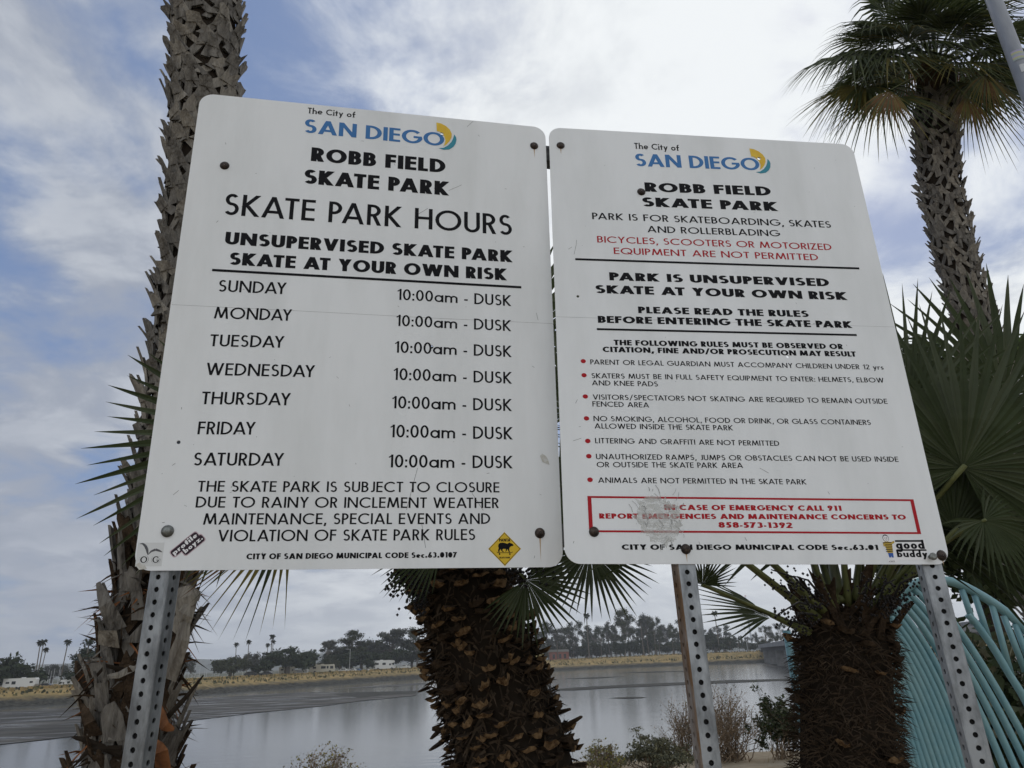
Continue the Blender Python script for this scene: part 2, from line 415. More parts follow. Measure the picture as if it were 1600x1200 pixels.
TEXT_L = [
  ('The City of','s',274.3,1188.5,399.4,1189.4,18.5),
  ('SAN DIEGO','m',268.5,1126.6,641.6,1123.6,43.5),
  ('ROBB FIELD','b',292.3,1040.3,645.7,1039.1,42.4),
  ('SKATE PARK','b',278.6,970.7,656.8,969.3,42.9),
  ('SKATE PARK HOURS','l',92.5,861.8,825.5,862.7,61.3),
  ('UNSUPERVISED SKATE PARK','b',104.1,779.6,826.1,782.1,34.6),
  ('SKATE AT YOUR OWN RISK','b',119.3,724.4,810.0,728.1,34.0),
  ('SUNDAY','l',101.8,650.9,259.4,653.7,31.2),
  ('MONDAY','l',99.6,580.5,277.6,583.7,30.4),
  ('TUESDAY','l',97.4,509.6,265.1,513.4,30.1),
  ('WEDNESDAY','l',96.6,438.2,340.7,442.2,30.2),
  ('THURSDAY','l',94.3,367.7,290.4,370.9,30.2),
  ('FRIDAY','l',94.3,296.9,218.2,299.1,30.0),
  ('SATURDAY','l',93.2,225.7,286.2,228.1,29.5),
  ('10:00am - DUSK','l',526.3,655.4,819.6,655.4,30.6),
  ('10:00am - DUSK','l',526.1,584.4,818.2,585.3,30.4),
  ('10:00am - DUSK','l',524.6,513.4,817.8,514.9,30.6),
  ('10:00am - DUSK','l',523.7,442.9,817.0,444.2,30.8),
  ('10:00am - DUSK','l',522.7,371.3,815.5,373.2,31.0),
  ('10:00am - DUSK','l',520.5,300.2,816.1,301.4,31.1),
  ('10:00am - DUSK','l',519.1,228.2,814.6,230.4,30.6),
  ('THE SKATE PARK IS SUBJECT TO CLOSURE','l',108.7,167.6,781.3,172.3,24.2),
  ('DUE TO RAINY OR INCLEMENT WEATHER','l',108.7,132.7,779.2,135.5,24.3),
  ('MAINTENANCE, SPECIAL EVENTS AND','l',128.0,96.0,758.6,98.8,24.6),
  ('VIOLATION OF SKATE PARK RULES','l',161.5,59.9,723.0,62.0,25.0),
  ('CITY OF SAN DIEGO MUNICIPAL CODE Sec.63.0107','b',224.5,22.0,681.1,23.1,12.2),
]
TEXT_R = [
  ('The City of','s',245.5,1159.6,376.7,1160.4,20.6),
  ('SAN DIEGO','m',243.6,1098.4,609.8,1105.8,43.8),
  ('ROBB FIELD','b',264.2,1012.7,629.8,1019.5,31.1),
  ('SKATE PARK','b',252.5,962.7,642.9,968.3,30.5),
  ('PARK IS FOR SKATEBOARDING, SKATES','l',109.9,913.2,788.8,920.7,21.4),
  ('AND ROLLERBLADING','l',259.9,879.0,634.9,884.4,20.6),
  ('BICYCLES, SCOOTERS OR MOTORIZED','r',119.5,840.0,776.9,847.1,20.2),
  ('EQUIPMENT ARE NOT PERMITTED','r',162.6,806.2,732.0,812.3,19.9),
  ('PARK IS UNSUPERVISED','b',145.7,725.3,748.9,732.1,24.1),
  ('SKATE AT YOUR OWN RISK','b',106.1,685.7,792.8,692.1,24.1),
  ('PLEASE READ THE RULES','b',215.2,631.5,674.1,636.7,19.2),
  ('BEFORE ENTERING THE SKATE PARK','b',108.0,600.1,789.6,608.8,19.7),
  ('THE FOLLOWING RULES MUST BE OBSERVED OR','b',145.1,538.5,751.4,546.4,15.0),
  ('CITATION, FINE AND/OR PROSECUTION MAY RESULT','b',115.3,518.7,782.9,525.9,14.8),
  ('PARENT OR LEGAL GUARDIAN MUST ACCOMPANY CHILDREN UNDER 12 yrs','l',82.1,484.1,850.5,491.5,13.4),
  ('SKATERS MUST BE IN FULL SAFETY EQUIPMENT TO ENTER: HELMETS, ELBOW','l',83.0,447.2,843.6,455.0,13.3),
  ('AND KNEE PADS','l',83.1,428.2,249.0,429.4,13.2),
  ('VISITORS/SPECTATORS NOT SKATING ARE REQUIRED TO REMAIN OUTSIDE','l',83.2,390.9,840.3,397.3,13.4),
  ('FENCED AREA','l',81.5,373.1,222.0,373.3,13.2),
  ('NO SMOKING, ALCOHOL, FOOD OR DRINK, OR GLASS CONTAINERS','l',82.1,335.5,784.1,339.9,13.2),
  ('ALLOWED INSIDE THE SKATE PARK','l',83.4,316.9,426.6,318.7,13.1),
  ('LITTERING AND GRAFFITI ARE NOT PERMITTED','l',82.9,280.2,537.8,281.2,13.0),
  ('UNAUTHORIZED RAMPS, JUMPS OR OBSTACLES CAN NOT BE USED INSIDE','l',82.8,241.0,835.6,245.7,13.0),
  ('OR OUTSIDE THE SKATE PARK AREA','l',83.5,221.6,438.8,224.6,12.9),
  ('ANIMALS ARE NOT PERMITTED IN THE SKATE PARK','l',84.7,184.4,590.5,186.3,12.8),
  ('IN CASE OF EMERGENCY CALL 911','rb',236.6,122.1,666.1,123.6,12.4),
  ('REPORT EMERGENCIES AND MAINTENANCE CONCERNS TO','rb',82.4,101.0,822.6,103.9,12.0),
  ('858-573-1392','rb',360.9,82.1,538.0,82.2,13.0),
  ('CITY OF SAN DIEGO MUNICIPAL CODE Sec.63.01','b',130.0,31.2,738.0,32.6,11.9),
]
# ------------------------------------------------------------------ the two sign boards (frames: origin lower left, u right, v up, n to the viewer)
def frame(O, u, n):
    n = Vector(n).normalized(); u = Vector(u); u = (u - n * u.dot(n)).normalized(); v = n.cross(u)
    M_ = Matrix((u, v, n)).transposed().to_4x4(); M_.translation = Vector(O); return M_
FL = frame((-0.8097, 1.52, 1.8022), (0.9822, 0.1876, -0.0062), (0.1869, -0.9808, -0.0548)); WL = .929
FR = frame((0.1025, 1.6134, 1.7938), (0.9941, 0.1057, -0.0259), (0.106, -0.9943, 0.0088)); WR = .9089
HS = 1.219

m_panel = mat('white_sign_paint', (.785, .80, .81), rough=.42, spec=.35, vary=((.67, .685, .685), .42, .72), scale=5.0, bump=.03, bscale=60, stretch=(1, .22, 1))
m_edge = mat('sign_edge', (.62, .62, .60), rough=.5)
m_black = mat('black_print', (.006, .006, .008), rough=.6, spec=.12)
m_red = mat('red_print', (.40, .014, .022), rough=.55, spec=.15)
m_blue = mat('blue_print', (.035, .16, .40), rough=.45)
m_yel = mat('yellow_print', (.66, .38, .02), rough=.45, vary=((.75, .55, .05), .3, .7), scale=30)
m_teal = mat('teal_print', (.03, .24, .32), rough=.45)
m_white = mat('white_print', (.80, .79, .80), rough=.4)
m_crack = mat('hairline_grey', (.34, .34, .34), rough=.8)
m_scuff = mat('scuff_grey', (.22, .22, .22), rough=.8)
m_bolt = mat('rusty_bolt', (.035, .028, .026), rough=.42, metal=.7, vary=((.10, .075, .06), .45, .7), scale=90)
m_washer = mat('galvanised_washer', (.22, .23, .22), rough=.4, metal=.8, vary=((.12, .12, .11), .4, .7), scale=80)
m_rust = mat('rust_streak', (.50, .36, .24), rough=.9)
m_galv = mat('galvanised_steel', (.36, .38, .40), rough=.42, metal=.75, vary=((.16, .17, .18), .40, .66), scale=30, bump=.06, bscale=150, stretch=(1, 1, .35))
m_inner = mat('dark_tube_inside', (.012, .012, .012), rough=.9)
m_galvr = mat('rusted_steel', (.15, .092, .052), rough=.8, metal=.2, vary=((.32, .31, .30), .44, .68), scale=18, bump=.1, bscale=140, stretch=(1, 1, .3))

def panel(F, W, holes, parent):
    r = .035
    out = []
    for cx, cy, a0 in ((W - r, HS - r, 0), (r, HS - r, 90), (r, r, 180), (W - r, r, 270)):
        out += [(cx + r * math.cos(R_(a0 + 9 * i)), cy + r * math.sin(R_(a0 + 9 * i))) for i in range(11)]
    hp = [circ(c, q, 14) for c, q in holes]
    ov, of = union([out], hp)
    b = MB()
    b.add([(q[0], q[1], 0) for q in ov], of)
    b.add([(q[0], q[1], -.0035) for q in ov], [f[::-1] for f in of])
    b.cur = 1
    for lp in [out] + hp:
        n = len(lp)
        b.add([(q[0], q[1], 0) for q in lp] + [(q[0], q[1], -.0035) for q in lp], [(i, i + n, (i + 1) % n + n, (i + 1) % n) for i in range(n)])
    return b.build('panel', [m_panel, m_edge], parent, F)

def bolt(F, u, v, parent, r=.0105, washer=False, drip=0.0):
    b = MB(); n = 16
    prof = [(r, .0006), (r * .99, .0022), (r * .80, .0048), (r * .45, .0064), (0.0008, .0068)] if not washer else [(r * 1.2, .0006), (r * 1.2, .0022), (r * .86, .0024), (r * .84, .0062), (r * .6, .0078), (.0008, .008)]
    if not washer: prof = [(r * 1.12, .0005), (r * 1.1, .0013)] + prof
    vs_ = [(u + p[0] * math.cos(2 * PI * k / n), v + p[0] * math.sin(2 * PI * k / n), p[1]) for p in prof for k in range(n)]
    b.smooth = True
    b.add(vs_, [(i * n + k, i * n + (k + 1) % n, (i + 1) * n + (k + 1) % n, (i + 1) * n + k) for i in range(len(prof) - 1) for k in range(n)])
    b.smooth = False
    if drip:
        b.cur = 1
        b.add([(u - .002, v - r * .9, .0003), (u + .002, v - r * .9, .0003), (u + .0009, v - r - drip * .5, .0003), (u + .0004, v - r - drip, .0003), (u - .0009, v - r - drip * .4, .0003)], [(0, 4, 3, 2, 1)])
    return b.build('bolt', [m_washer if washer else m_bolt, m_rust], parent, F)

PW = .0445
def post(F, top, bot, parent, mats, off=-.0035, yaw=0.0, rusty=None):
    """perforated square steel tube running behind the panel down into the ground"""
    off -= PW / 2 * (math.cos(yaw) + abs(math.sin(yaw)) - 1)
    a = F @ Vector((top[0], top[1], off - PW / 2)); q = F @ Vector((bot[0], bot[1], off - PW / 2))
    d = (q - a).normalized(); up = F @ Vector((0, 1.16, 0))
    s0 = (a.z - up.z) / -d.z if False else (up.z - a.z) / d.z
    s1 = (-.25 - a.z) / d.z
    A, B = a + d * s0, a + d * s1
    ax = (A - B).normalized(); n = (F.to_3x3() @ Vector((0, 0, 1))); n = (n - ax * n.dot(ax)).normalized()
    n = Matrix.Rotation(yaw, 3, ax) @ n; sdv = ax.cross(n) * -1
    L = (A - B).length; pitch = .0254; nn = int(L / pitch)
    hw = PW / 2; ch = .004; b = MB()
    hole = circ((0, 0), .0056, 14)
    ov, of = union([[(-hw + ch, -pitch / 2), (hw - ch, -pitch / 2), (hw - ch, pitch / 2), (-hw + ch, pitch / 2)]], [hole])
    dirs = [(n, ax.cross(n)), (ax.cross(n), -n), (-n, -ax.cross(n)), (-ax.cross(n), n)]
    for k, (nn_, tt) in enumerate(dirs):
        b.cur = 1 if rusty == k else 0
        for i in range(nn):
            c = B + ax * (pitch * (i + .5)) + nn_ * hw
            b.add([c + tt * p[0] + ax * p[1] for p in ov], of)
            m_ = len(hole)
            b.add([c + tt * p[0] + ax * p[1] for p in hole] + [c + tt * p[0] + ax * p[1] - nn_ * .003 for p in hole], [(j, j + m_, (j + 1) % m_ + m_, (j + 1) % m_) for j in range(m_)])
        t2 = dirs[(k + 1) % 4][0]
        p0 = nn_ * hw + tt * (hw - ch); p1 = t2 * hw - dirs[(k + 1) % 4][1] * (hw - ch)
        top_ = B + ax * (pitch * nn)
        pm = (nn_ + tt) * (hw - ch * .3)
        b.add([B + p0, B + pm, B + p1, top_ + p0, top_ + pm, top_ + p1], [(0, 1, 4, 3), (1, 2, 5, 4)])
    b.cur = len(mats); b.tube([B, B + ax * (pitch * nn)], (hw - .0045) * 1.414, 4, True) if False else None
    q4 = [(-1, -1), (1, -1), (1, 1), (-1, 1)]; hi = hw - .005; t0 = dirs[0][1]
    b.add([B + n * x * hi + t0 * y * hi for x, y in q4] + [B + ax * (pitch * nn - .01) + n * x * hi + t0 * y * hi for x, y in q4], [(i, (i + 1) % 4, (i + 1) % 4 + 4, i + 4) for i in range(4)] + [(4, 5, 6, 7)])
    return b.build('post', mats + [m_inner], parent)

def scr(mb, pts, w=.0005): poly(mb, stroke(pts, w), .0003)

def rotated(mb0, target, ang, ox, oy):
    c, s = math.cos(ang), math.sin(ang); o = len(target.v)
    target.v.extend(Vector((ox + q.x * c - q.y * s, oy + q.x * s + q.y * c, q.z)) for q in mb0.v)
    for f, mi in zip(mb0.f, mb0.mi): target.f.append([o + i for i in f]); target.mi.append(mi); target.sm.append(False)

def fat(mb, s, w, u0, v0, u1, v1, cap, z):
    save = STYLE['l']; STYLE['l'] = (w, .12); text(mb, s, 'l', u0, v0, u1, v1, cap, z); STYLE['l'] = save

def boards(name, label, F, W, T, holes_real, loc):
    root = thing(name, label, 'sign', loc)
    panel(F, W, holes_real, root)
    b = MB(); lg = MB(); rd = MB()
    for s, st, u0, v0, u1, v1, cap in T:
        a = [x / 1000 for x in (u0, v0, u1, v1, cap)]
        if st == 'm': text(lg, s, st, *a, holes=holes_real)
        elif st in ('r', 'rb'): text(rd, s, st, *a)
        else: text(b, s, st, *a)
    return root, b, lg, rd
def logo(lg, dx, dy, hole):
    Y = [(619.3, 1199.6), (632, 1198), (646, 1191), (656, 1181), (662, 1168), (661.5, 1155), (656, 1142), (648, 1131), (639, 1123.8), (642.5, 1132), (645, 1144), (641.5, 1157), (634, 1166), (627, 1170.5), (620.8, 1171.5)]
    Tq = [(669, 1165.7), (674, 1158), (675.6, 1149.9), (673, 1136), (667, 1125), (655.7, 1115.5), (641, 1112.5), (626.5, 1116.3), (640, 1119), (652, 1128), (661, 1140), (666, 1152)]
    hl = circ((hole[0] / 1000, hole[1] / 1000), .0052, 14)
    f = lambda P: [((x + dx) / 1000, (y + dy) / 1000) for x, y in P][::-1]
    lg.cur = 1; poly(lg, [f(Y)], .0008, [hl]); lg.cur = 2; poly(lg, [f(Tq)], .0006); lg.cur = 0

HL = [((.6341, 1.1633), .0052), ((.0569, .2779), .0042), ((.6155, .5329), .0052)]
locL = Vector((-.77, 1.58, 0))
SL, b, lg, rd = boards('park_sign', 'white notice board listing skate park hours from Sunday to Saturday, on a perforated steel post', FL, WL, TEXT_L, HL, locL)
sw = MB(); logo(sw, 0, 0, (634.1, 1163.3))
poly(b, stroke([(.0826, .7071), (.8471, .7108)], .0066), .0004)
b.cur = 1; poly(b, stroke([(.002, .6106), (.30, .6112), (.62, .6106), (.927, .6124)], .0007), .0002)
b.cur = 2
for p in ([(.705, 1.196), (.712, 1.205), (.722, 1.222 - .006)], [(.655, .985), (.690, 1.006)], [(.575, .905), (.60, .925)], [(.588, .228), (.580, .195), (.565, .13)], [(.60, .10), (.61, .045)], [(.716, .17), (.742, .13)],
          [(.06, .16), (.07, .17)], [(.885, .64), (.889, .62)], [(.05, .225), (.056, .23)], [(.80, .30), (.80, .306)], [(.045, .1), (.05, .101)], [(.86, .02), (.862, .026)]): scr(b, p, .0009)
for i in range(46):
    u, v = rnd(.03, .9), rnd(.03, 1.19); a = rnd(0, 6.3); l = rnd(.001, .007)
    scr(b, [(u, v), (u + l * math.cos(a), v + l * math.sin(a))], rnd(.0005, .0011))
b.cur = 3; poly(b, [[(.882, .262), (.888, .268), (.897, .262), (.902, .253), (.905, .240), (.898, .243), (.888, .247)][::-1]], .0006)
b.cur = 3; poly(b, [[(.003, .012), (.012, .018), (.02, .014), (.027, .004), (.012, .002)][::-1]], .0006)
m_glue = mat('old_glue', (.52, .50, .45), rough=.8, vary=((.62, .62, .60), .4, .6), scale=120)
b.build('lettering', [m_black, m_crack, m_scuff, m_glue], SL, FL)
lg.build('city_name', [m_blue], SL, FL); sw.build('swirl_emblem', [m_blue, m_yel, m_teal], SL, FL)
for (u, v), kw in (((.0816, 1.0036), {}), ((.8948, 1.1537), dict(drip=.03)), ((.0582, .082), dict(washer=True, r=.0108)), ((.8758, .0776), dict(drip=.055, r=.011))): bolt(FL, u, v, SL, **kw)
post(FL, (.0558, -.0019), (.0498, -.3723), SL, [m_galv], yaw=R_(-20))

HR = [((.6118, 1.1484), .0048), ((.0595, .6744), .0038), ((.5975, .5211), .0040)]
locR = Vector((.38, 1.68, 0))
SR, b, lg, rd = boards('park_sign', 'white rules board with red emergency box, on two perforated steel posts', FR, WR, TEXT_R, HR, locR)
sw = MB(); logo(sw, -31.5, -17.0, (611.8, 1148.4))
poly(b, stroke([(.0574, .7852), (.8448, .7922)], .0062), .0004)
poly(b, stroke([(.1037, .5819), (.7965, .5885)], .0056), .0004)
for u, v in ((64.5, 492.2), (64.6, 454.4), (65.0, 398.4), (65.0, 342.0), (65.2, 285.4), (65.9, 248.0), (65.8, 191.3)): poly(rd, [circ((u / 1000, v / 1000), .0066, 16, .0056)], .0004)
x0, x1, y0, y1, q = .0575, .852, .070, .153, .0045
for R4 in ((x0, y0, x1, y0 + q), (x0, y1 - q, x1, y1), (x0, y0 + q, x0 + .009, y1 - q), (x1 - .009, y0 + q, x1, y1 - q)): poly(rd, [[(R4[0], R4[1]), (R4[2], R4[1]), (R4[2], R4[3]), (R4[0], R4[3])]], .0004)
b.cur = 1; poly(b, stroke([(.002, .6133), (.35, .6138), (.907, .6159)], .0006), .0002)
b.cur = 2
for p in ([(.055, .80), (.062, .83), (.064, .845)], [(.04, .815), (.05, .822)], [(.03, .285), (.05, .292)], [(.04, .38), (.045, .39)], [(.48, .225), (.50, .213)], [(.64, .17), (.643, .163)], [(.42, .06), (.424, .052)], [(.02, .045), (.022, .05)], [(.31, .05), (.312, .044)]): scr(b, p, .0009)
for i in range(40):
    u, v = rnd(.03, .88), rnd(.03, 1.19); a = rnd(0, 6.3); l = rnd(.001, .006)
    scr(b, [(u, v), (u + l * math.cos(a), v + l * math.sin(a))], rnd(.0005, .001))
b.build('lettering', [m_black, m_crack, m_scuff], SR, FR)
rd.build('red_lettering', [m_red], SR, FR)
lg.build('city_name', [m_blue], SR, FR); sw.build('swirl_emblem', [m_blue, m_yel, m_teal], SR, FR)
for (u, v), kw in (((.0321, 1.1561), dict(drip=.02)), ((.2531, 1.0106), {}), ((.0685, .0709), {}), ((.2779, .0331), dict(drip=.02)), ((.8904, .0205), dict(drip=.012, r=.0112))): bolt(FR, u, v, SR, **kw)
bb = MB(); bb.tube([(.8604, .0165, 0), (.8604, .0165, .011)], .0045, 12); bb.tube([(.8604, .0165, .011), (.8604, .0165, .0145), (.8604, .0165, .0165)], [.0085, .0085, .005], 14); bb.build('screw', m_washer, SR, FR)
post(FR, (.2773, -.0206), (.288, -.4021), SR, [m_galv, m_galvr], yaw=R_(0), rusty=3)
post(FR, (.8761, -.0304), (.8883, -.4123), SR, [m_galv], yaw=R_(-16))
# cross bars that join the two boards, seen in the gap between them
for v in (1.142, .078):
    bb = MB(); a = FL @ Vector((.62, v, -.026)); c = FL @ Vector((1.0, v - .004, -.026)); d = (c - a)
    x = d.normalized(); z = Vector((0, 0, 1)); y = z.cross(x); bb.box((a + c) / 2, d.length, .038, .05, Matrix((x, y, z)).transposed())
    bb.build('crossbar', mat('dark_steel', (.12, .12, .125), rough=.5, metal=.6, vary=((.05, .05, .05), .45, .6), scale=30), SL)

# torn adhesive patch over the red box
m_patch = bpy.data.materials.new('scraped_patch'); m_patch.use_nodes = True
t_ = m_patch.node_tree; p_ = t_.nodes['Principled BSDF']; p_.inputs['Base Color'].default_value = (.56, .56, .53, 1); p_.inputs['Roughness'].default_value = .75
n_ = t_.nodes.new('ShaderNodeTexNoise'); n_.inputs['Scale'].default_value = 38; n_.inputs['Detail'].default_value = 9; n_.inputs['Roughness'].default_value = .7
mp_ = t_.nodes.new('ShaderNodeMapping'); mp_.inputs['Rotation'].default_value = (0, 0, .6); mp_.inputs['Scale'].default_value = (1, 3.2, 1); tc_ = t_.nodes.new('ShaderNodeTexCoord')
t_.links.new(tc_.outputs['Object'], mp_.inputs[0]); t_.links.new(mp_.outputs[0], n_.inputs['Vector'])
r_ = t_.nodes.new('ShaderNodeMapRange'); r_.inputs[1].default_value = .36; r_.inputs[2].default_value = .56; r_.inputs[3].default_value = .03; r_.inputs[4].default_value = .56
t_.links.new(n_.outputs[0], r_.inputs[0]); t_.links.new(r_.outputs[0], p_.inputs['Alpha'])
pb = MB(); pts = []
for i in range(72):
    a = 2 * PI * i / 72; rr = 1 + rnd(-.08, .06) + (rnd(.05, .26) if i % 7 == 0 else 0)
    pts.append((.222 + .052 * rr * math.cos(a) * (1 + .1 * math.sin(3 * a)), .099 + .056 * rr * math.sin(a) * (1 + .12 * math.cos(2 * a + 1))))
poly(pb, [pts], .0009)
pb.cur = 1
for i in range(60):
    a = rnd(0, 6.28); rr = rnd(.3, 1.25); u, v = .222 + .052 * rr * math.cos(a), .099 + .058 * rr * math.sin(a); d = rnd(.6, 2.4); l = rnd(.006, .022)
    pts = [(u, v), (u + l * math.cos(d) * .5, v + l * math.sin(d) * .5 + rnd(-.001, .001)), (u + l * math.cos(d + .2), v + l * math.sin(d + .2))]
    pb.cur = random.choice((1, 1, 2)); poly(pb, stroke(pts, rnd(.0005, .0013)), .0012)
pb.build('scraped_patch', [m_patch, mat('scratch_grey', (.28, .28, .27), rough=.8), mat('scratch_pale', (.66, .66, .63), rough=.8)], SR, FR)

# ---- stickers
def sticker(name, label, parent, mb, mats, F):
    o = mb.build(name, mats, parent, F); o['label'] = label; return o
# OG with two leaves
sb = MB(); sb.cur = 1; poly(sb, [[(.003, .009), (.055, .009), (.055, .058), (.003, .058)]], .0003)
def leafpoly(pts, w):
    out = []; n = len(pts)
    for i in range(n - 1):
        a, c = Vector(pts[i]), Vector(pts[i + 1]); d = (c - a).normalized(); q = Vector((-d.y, d.x))
        w0, w1 = w * math.sin(PI * (i + .15) / (n - .6)), w * math.sin(PI * (i + 1.15) / (n - .6)); 
        out.append([tuple(a - q * w0 / 2), tuple(c - q * w1 / 2), tuple(c + q * w1 / 2), tuple(a + q * w0 / 2)])
    return out
for w, z, mi in ((.27, .0006, 0), (.12, .0009, 1)):
    sb.cur = mi; save = STYLE['l']; STYLE['l'] = (w, .34 - (w - .12) * .4); text(sb, 'OG', 'l', .009 + (.34 - w) * .0015, .014, .051 - (.34 - w) * .0015, .014, .0175, z); STYLE['l'] = save
sb.cur = 2
poly(sb, leafpoly([(.006, .0555), (.012, .056), (.018, .051), (.022, .044), (.024, .037), (.0255, .032)], .0055), .0007)
poly(sb, leafpoly([(.0255, .033), (.031, .040), (.039, .0435), (.047, .041), (.053, .038)], .005), .0007)
sticker('sticker', 'pale sticker of the letters OG under two leaves', SL, sb, [m_black, mat('pale_sticker', (.66, .67, .67), rough=.4), mat('leaf_grey', (.10, .10, .11), rough=.5)], FL)
# profile boyz
tmp = MB()
def rrect(x0, y0, x1, y1, r): return [(cx_ + r * math.cos(R_(a0 + 22.5 * i)), cy_ + r * math.sin(R_(a0 + 22.5 * i))) for cx_, cy_, a0 in ((x1 - r, y1 - r, 0), (x0 + r, y1 - r, 90), (x0 + r, y0 + r, 180), (x1 - r, y0 + r, 270)) for i in range(5)]
for mi, g_, z in ((2, .0016, .0003), (0, .0, .0005)):
    tmp.cur = mi; poly(tmp, [rrect(-.0325 - g_, -.0005 - g_, .0315 + g_, .0145 + g_, .005), rrect(-.014 - g_, -.0135 - g_, .036 + g_, .003 + g_, .005)], z)
tmp.cur = 1; fat(tmp, 'profile', .25, -.0295, .0030, .0290, .0030, .0098, .0009); fat(tmp, 'boyz.', .25, -.011, -.0092, .0335, -.0092, .0098, .0009)
sb = MB(); rotated(tmp, sb, R_(43), .1015, .0495)
sticker('sticker', 'tilted dark sticker with white bubble letters reading profile boyz', SL, sb, [mat('plum_black', (.022, .008, .018), rough=.4), m_white, mat('pale_pink', (.55, .42, .46), rough=.4)], FL)
# yellow diamond
cx, cy, hd = .7915, .0418, .0385
dia = lambda h, rc=.12: [(cx + h, cy), (cx, cy + h), (cx - h, cy), (cx, cy - h)]
sb = MB(); sb.cur = 1; poly(sb, [dia(hd)], .0003); sb.cur = 0; poly(sb, [dia(hd * .955)], .0005); sb.cur = 1; poly(sb, [dia(hd * .915)], .0007); sb.cur = 0
text(sb, 'PANTA', 'b', cx - .0125, cy + .0165, cx + .0135, cy + .0165, .0068, .0009)
text(sb, 'SKATE PARK', 'b', cx - .0135, cy - .0215, cx + .0125, cy - .0215, .0038, .0009)
cap_ = [(-14, 1), (-15.5, 6), (-14, 10.5), (-10, 13.3), (-4, 13.8), (2, 12.6), (6, 11), (9, 12.6), (11, 14), (12.5, 13), (16, 12), (20, 9.5), (21, 7.4), (19.5, 6), (15, 5.4), (12, 3), (10.5, -1), (11.5, -6.5), (13.5, -8), (9.5, -8), (7.5, -3), (6, -1), (5, -4), (3, -6.8), (1.2, -6.5), (3, -3.5), (2, -.4), (-4, -.6), (-6, -3.5), (-2, -7), (-3.5, -8), (-8, -5), (-9.5, -1), (-12, -4), (-12.5, -8), (-15, -8), (-15.6, -3)]
poly(sb, [[(cx + x / 1000, cy + .0005 + y / 1000) for x, y in cap_][::-1]], .0009)
poly(sb, stroke([(cx - .0185, cy - .0068), (cx - .0155, cy - .0088), (cx + .0155, cy - .0088), (cx + .0185, cy - .0068)], .0013), .0009)
for q in (-.0122, .0118): poly(sb, [circ((cx + q, cy - .0122), .0017, 10)], .0009); poly(sb, [[(cx + q - .001, cy - .0122), (cx + q + .001, cy - .0122), (cx + q + .001, cy - .009), (cx + q - .001, cy - .009)]], .00092)
sticker('sticker', 'yellow diamond sticker with a capybara riding a skateboard', SL, sb, [m_black, mat('warning_yellow', (.66, .44, .025), rough=.4)], FL)
# striped-shirt boy and bubble letters
sb = MB()
def pm(pts, mi, z): sb.cur = mi; poly(sb, [[(x / 1000, y / 1000) for x, y in pts]], z)
pm([(751, 60), (776, 60), (779, 44), (857, 56), (859, 10), (784, 9), (772, 4), (756, 3), (759, 28), (752, 44)][::-1], 1, .0002)
pm([(783, 55.5), (851, 56), (851, 52), (783, 51.5)][::-1], 0, .0004); pm([(783, 34.5), (856, 34.5), (856, 31), (783, 31)][::-1], 0, .0004)
for s, u0, u1, v0, cap in (('good', .783, .853, .0355, .0195), ('buddy', .781, .856, .0165, .0155)):
    for w, z, mi in ((.25, .0006, 0),):
        sb.cur = mi; fat(sb, s, w, u0 - (w - .2) * .004, v0, u1 + (w - .2) * .003, v0, cap, z)
sb.cur = 0; poly(sb, [circ((.7612, .0600), .0075, 16, .0085)], .0006); sb.cur = 1; poly(sb, [circ((.7612, .0597), .0066, 16, .0076)], .0008)
sb.cur = 0; poly(sb, stroke([(.7555, .0645), (.760, .0672), (.7655, .065)], .0012), .001)
for q in (.7592, .7636): poly(sb, [circ((q, .0602), .0012, 8)], .001)
poly(sb, stroke([(.7590, .0562), (.7615, .0552), (.764, .0562)], .0008), .001)
pm([(752, 50), (759, 52), (766, 52), (773, 51), (780, 54), (781, 50), (774, 46), (772, 26), (759, 26), (757, 40), (752, 41)][::-1], 2, .0006)
for y in (48.2, 43.2, 38.2, 33.2, 28.6): pm([(756 if y < 46 else 752.5, y), (773, y + .6), (773, y + 2.4), (756 if y < 46 else 752.5, y + 1.8)], 0, .0008)
pm([(759.5, 26), (772, 26), (771.5, 15.5), (767, 15.5), (766, 20), (765, 15.5), (760.5, 15.5)][::-1], 3, .0006)
for x in (761, 767.5): pm([(x, 15.5), (x + 3.4, 15.5), (x + 3.2, 8), (x + .2, 8)][::-1], 1, .0006); pm([(x - 4, 5.4), (x + 3.8, 5.4), (x + 3.6, 8.2), (x - 1, 8)], 0, .0007); pm([(x - 3, 5.9), (x + 3.2, 5.9), (x + 3, 7.6), (x - .8, 7.5)], 1, .0009)
pm([(752, 42), (754.5, 42), (751.6, 36), (749.6, 37)][::-1], 1, .0006)
sticker('sticker', 'sticker of a boy in a striped shirt beside the words good buddy', SR, sb, [m_black, m_white, mat('shirt_yellow', (.48, .33, .05), rough=.4), mat('shorts_blue', (.03, .10, .36), rough=.4)], FR)
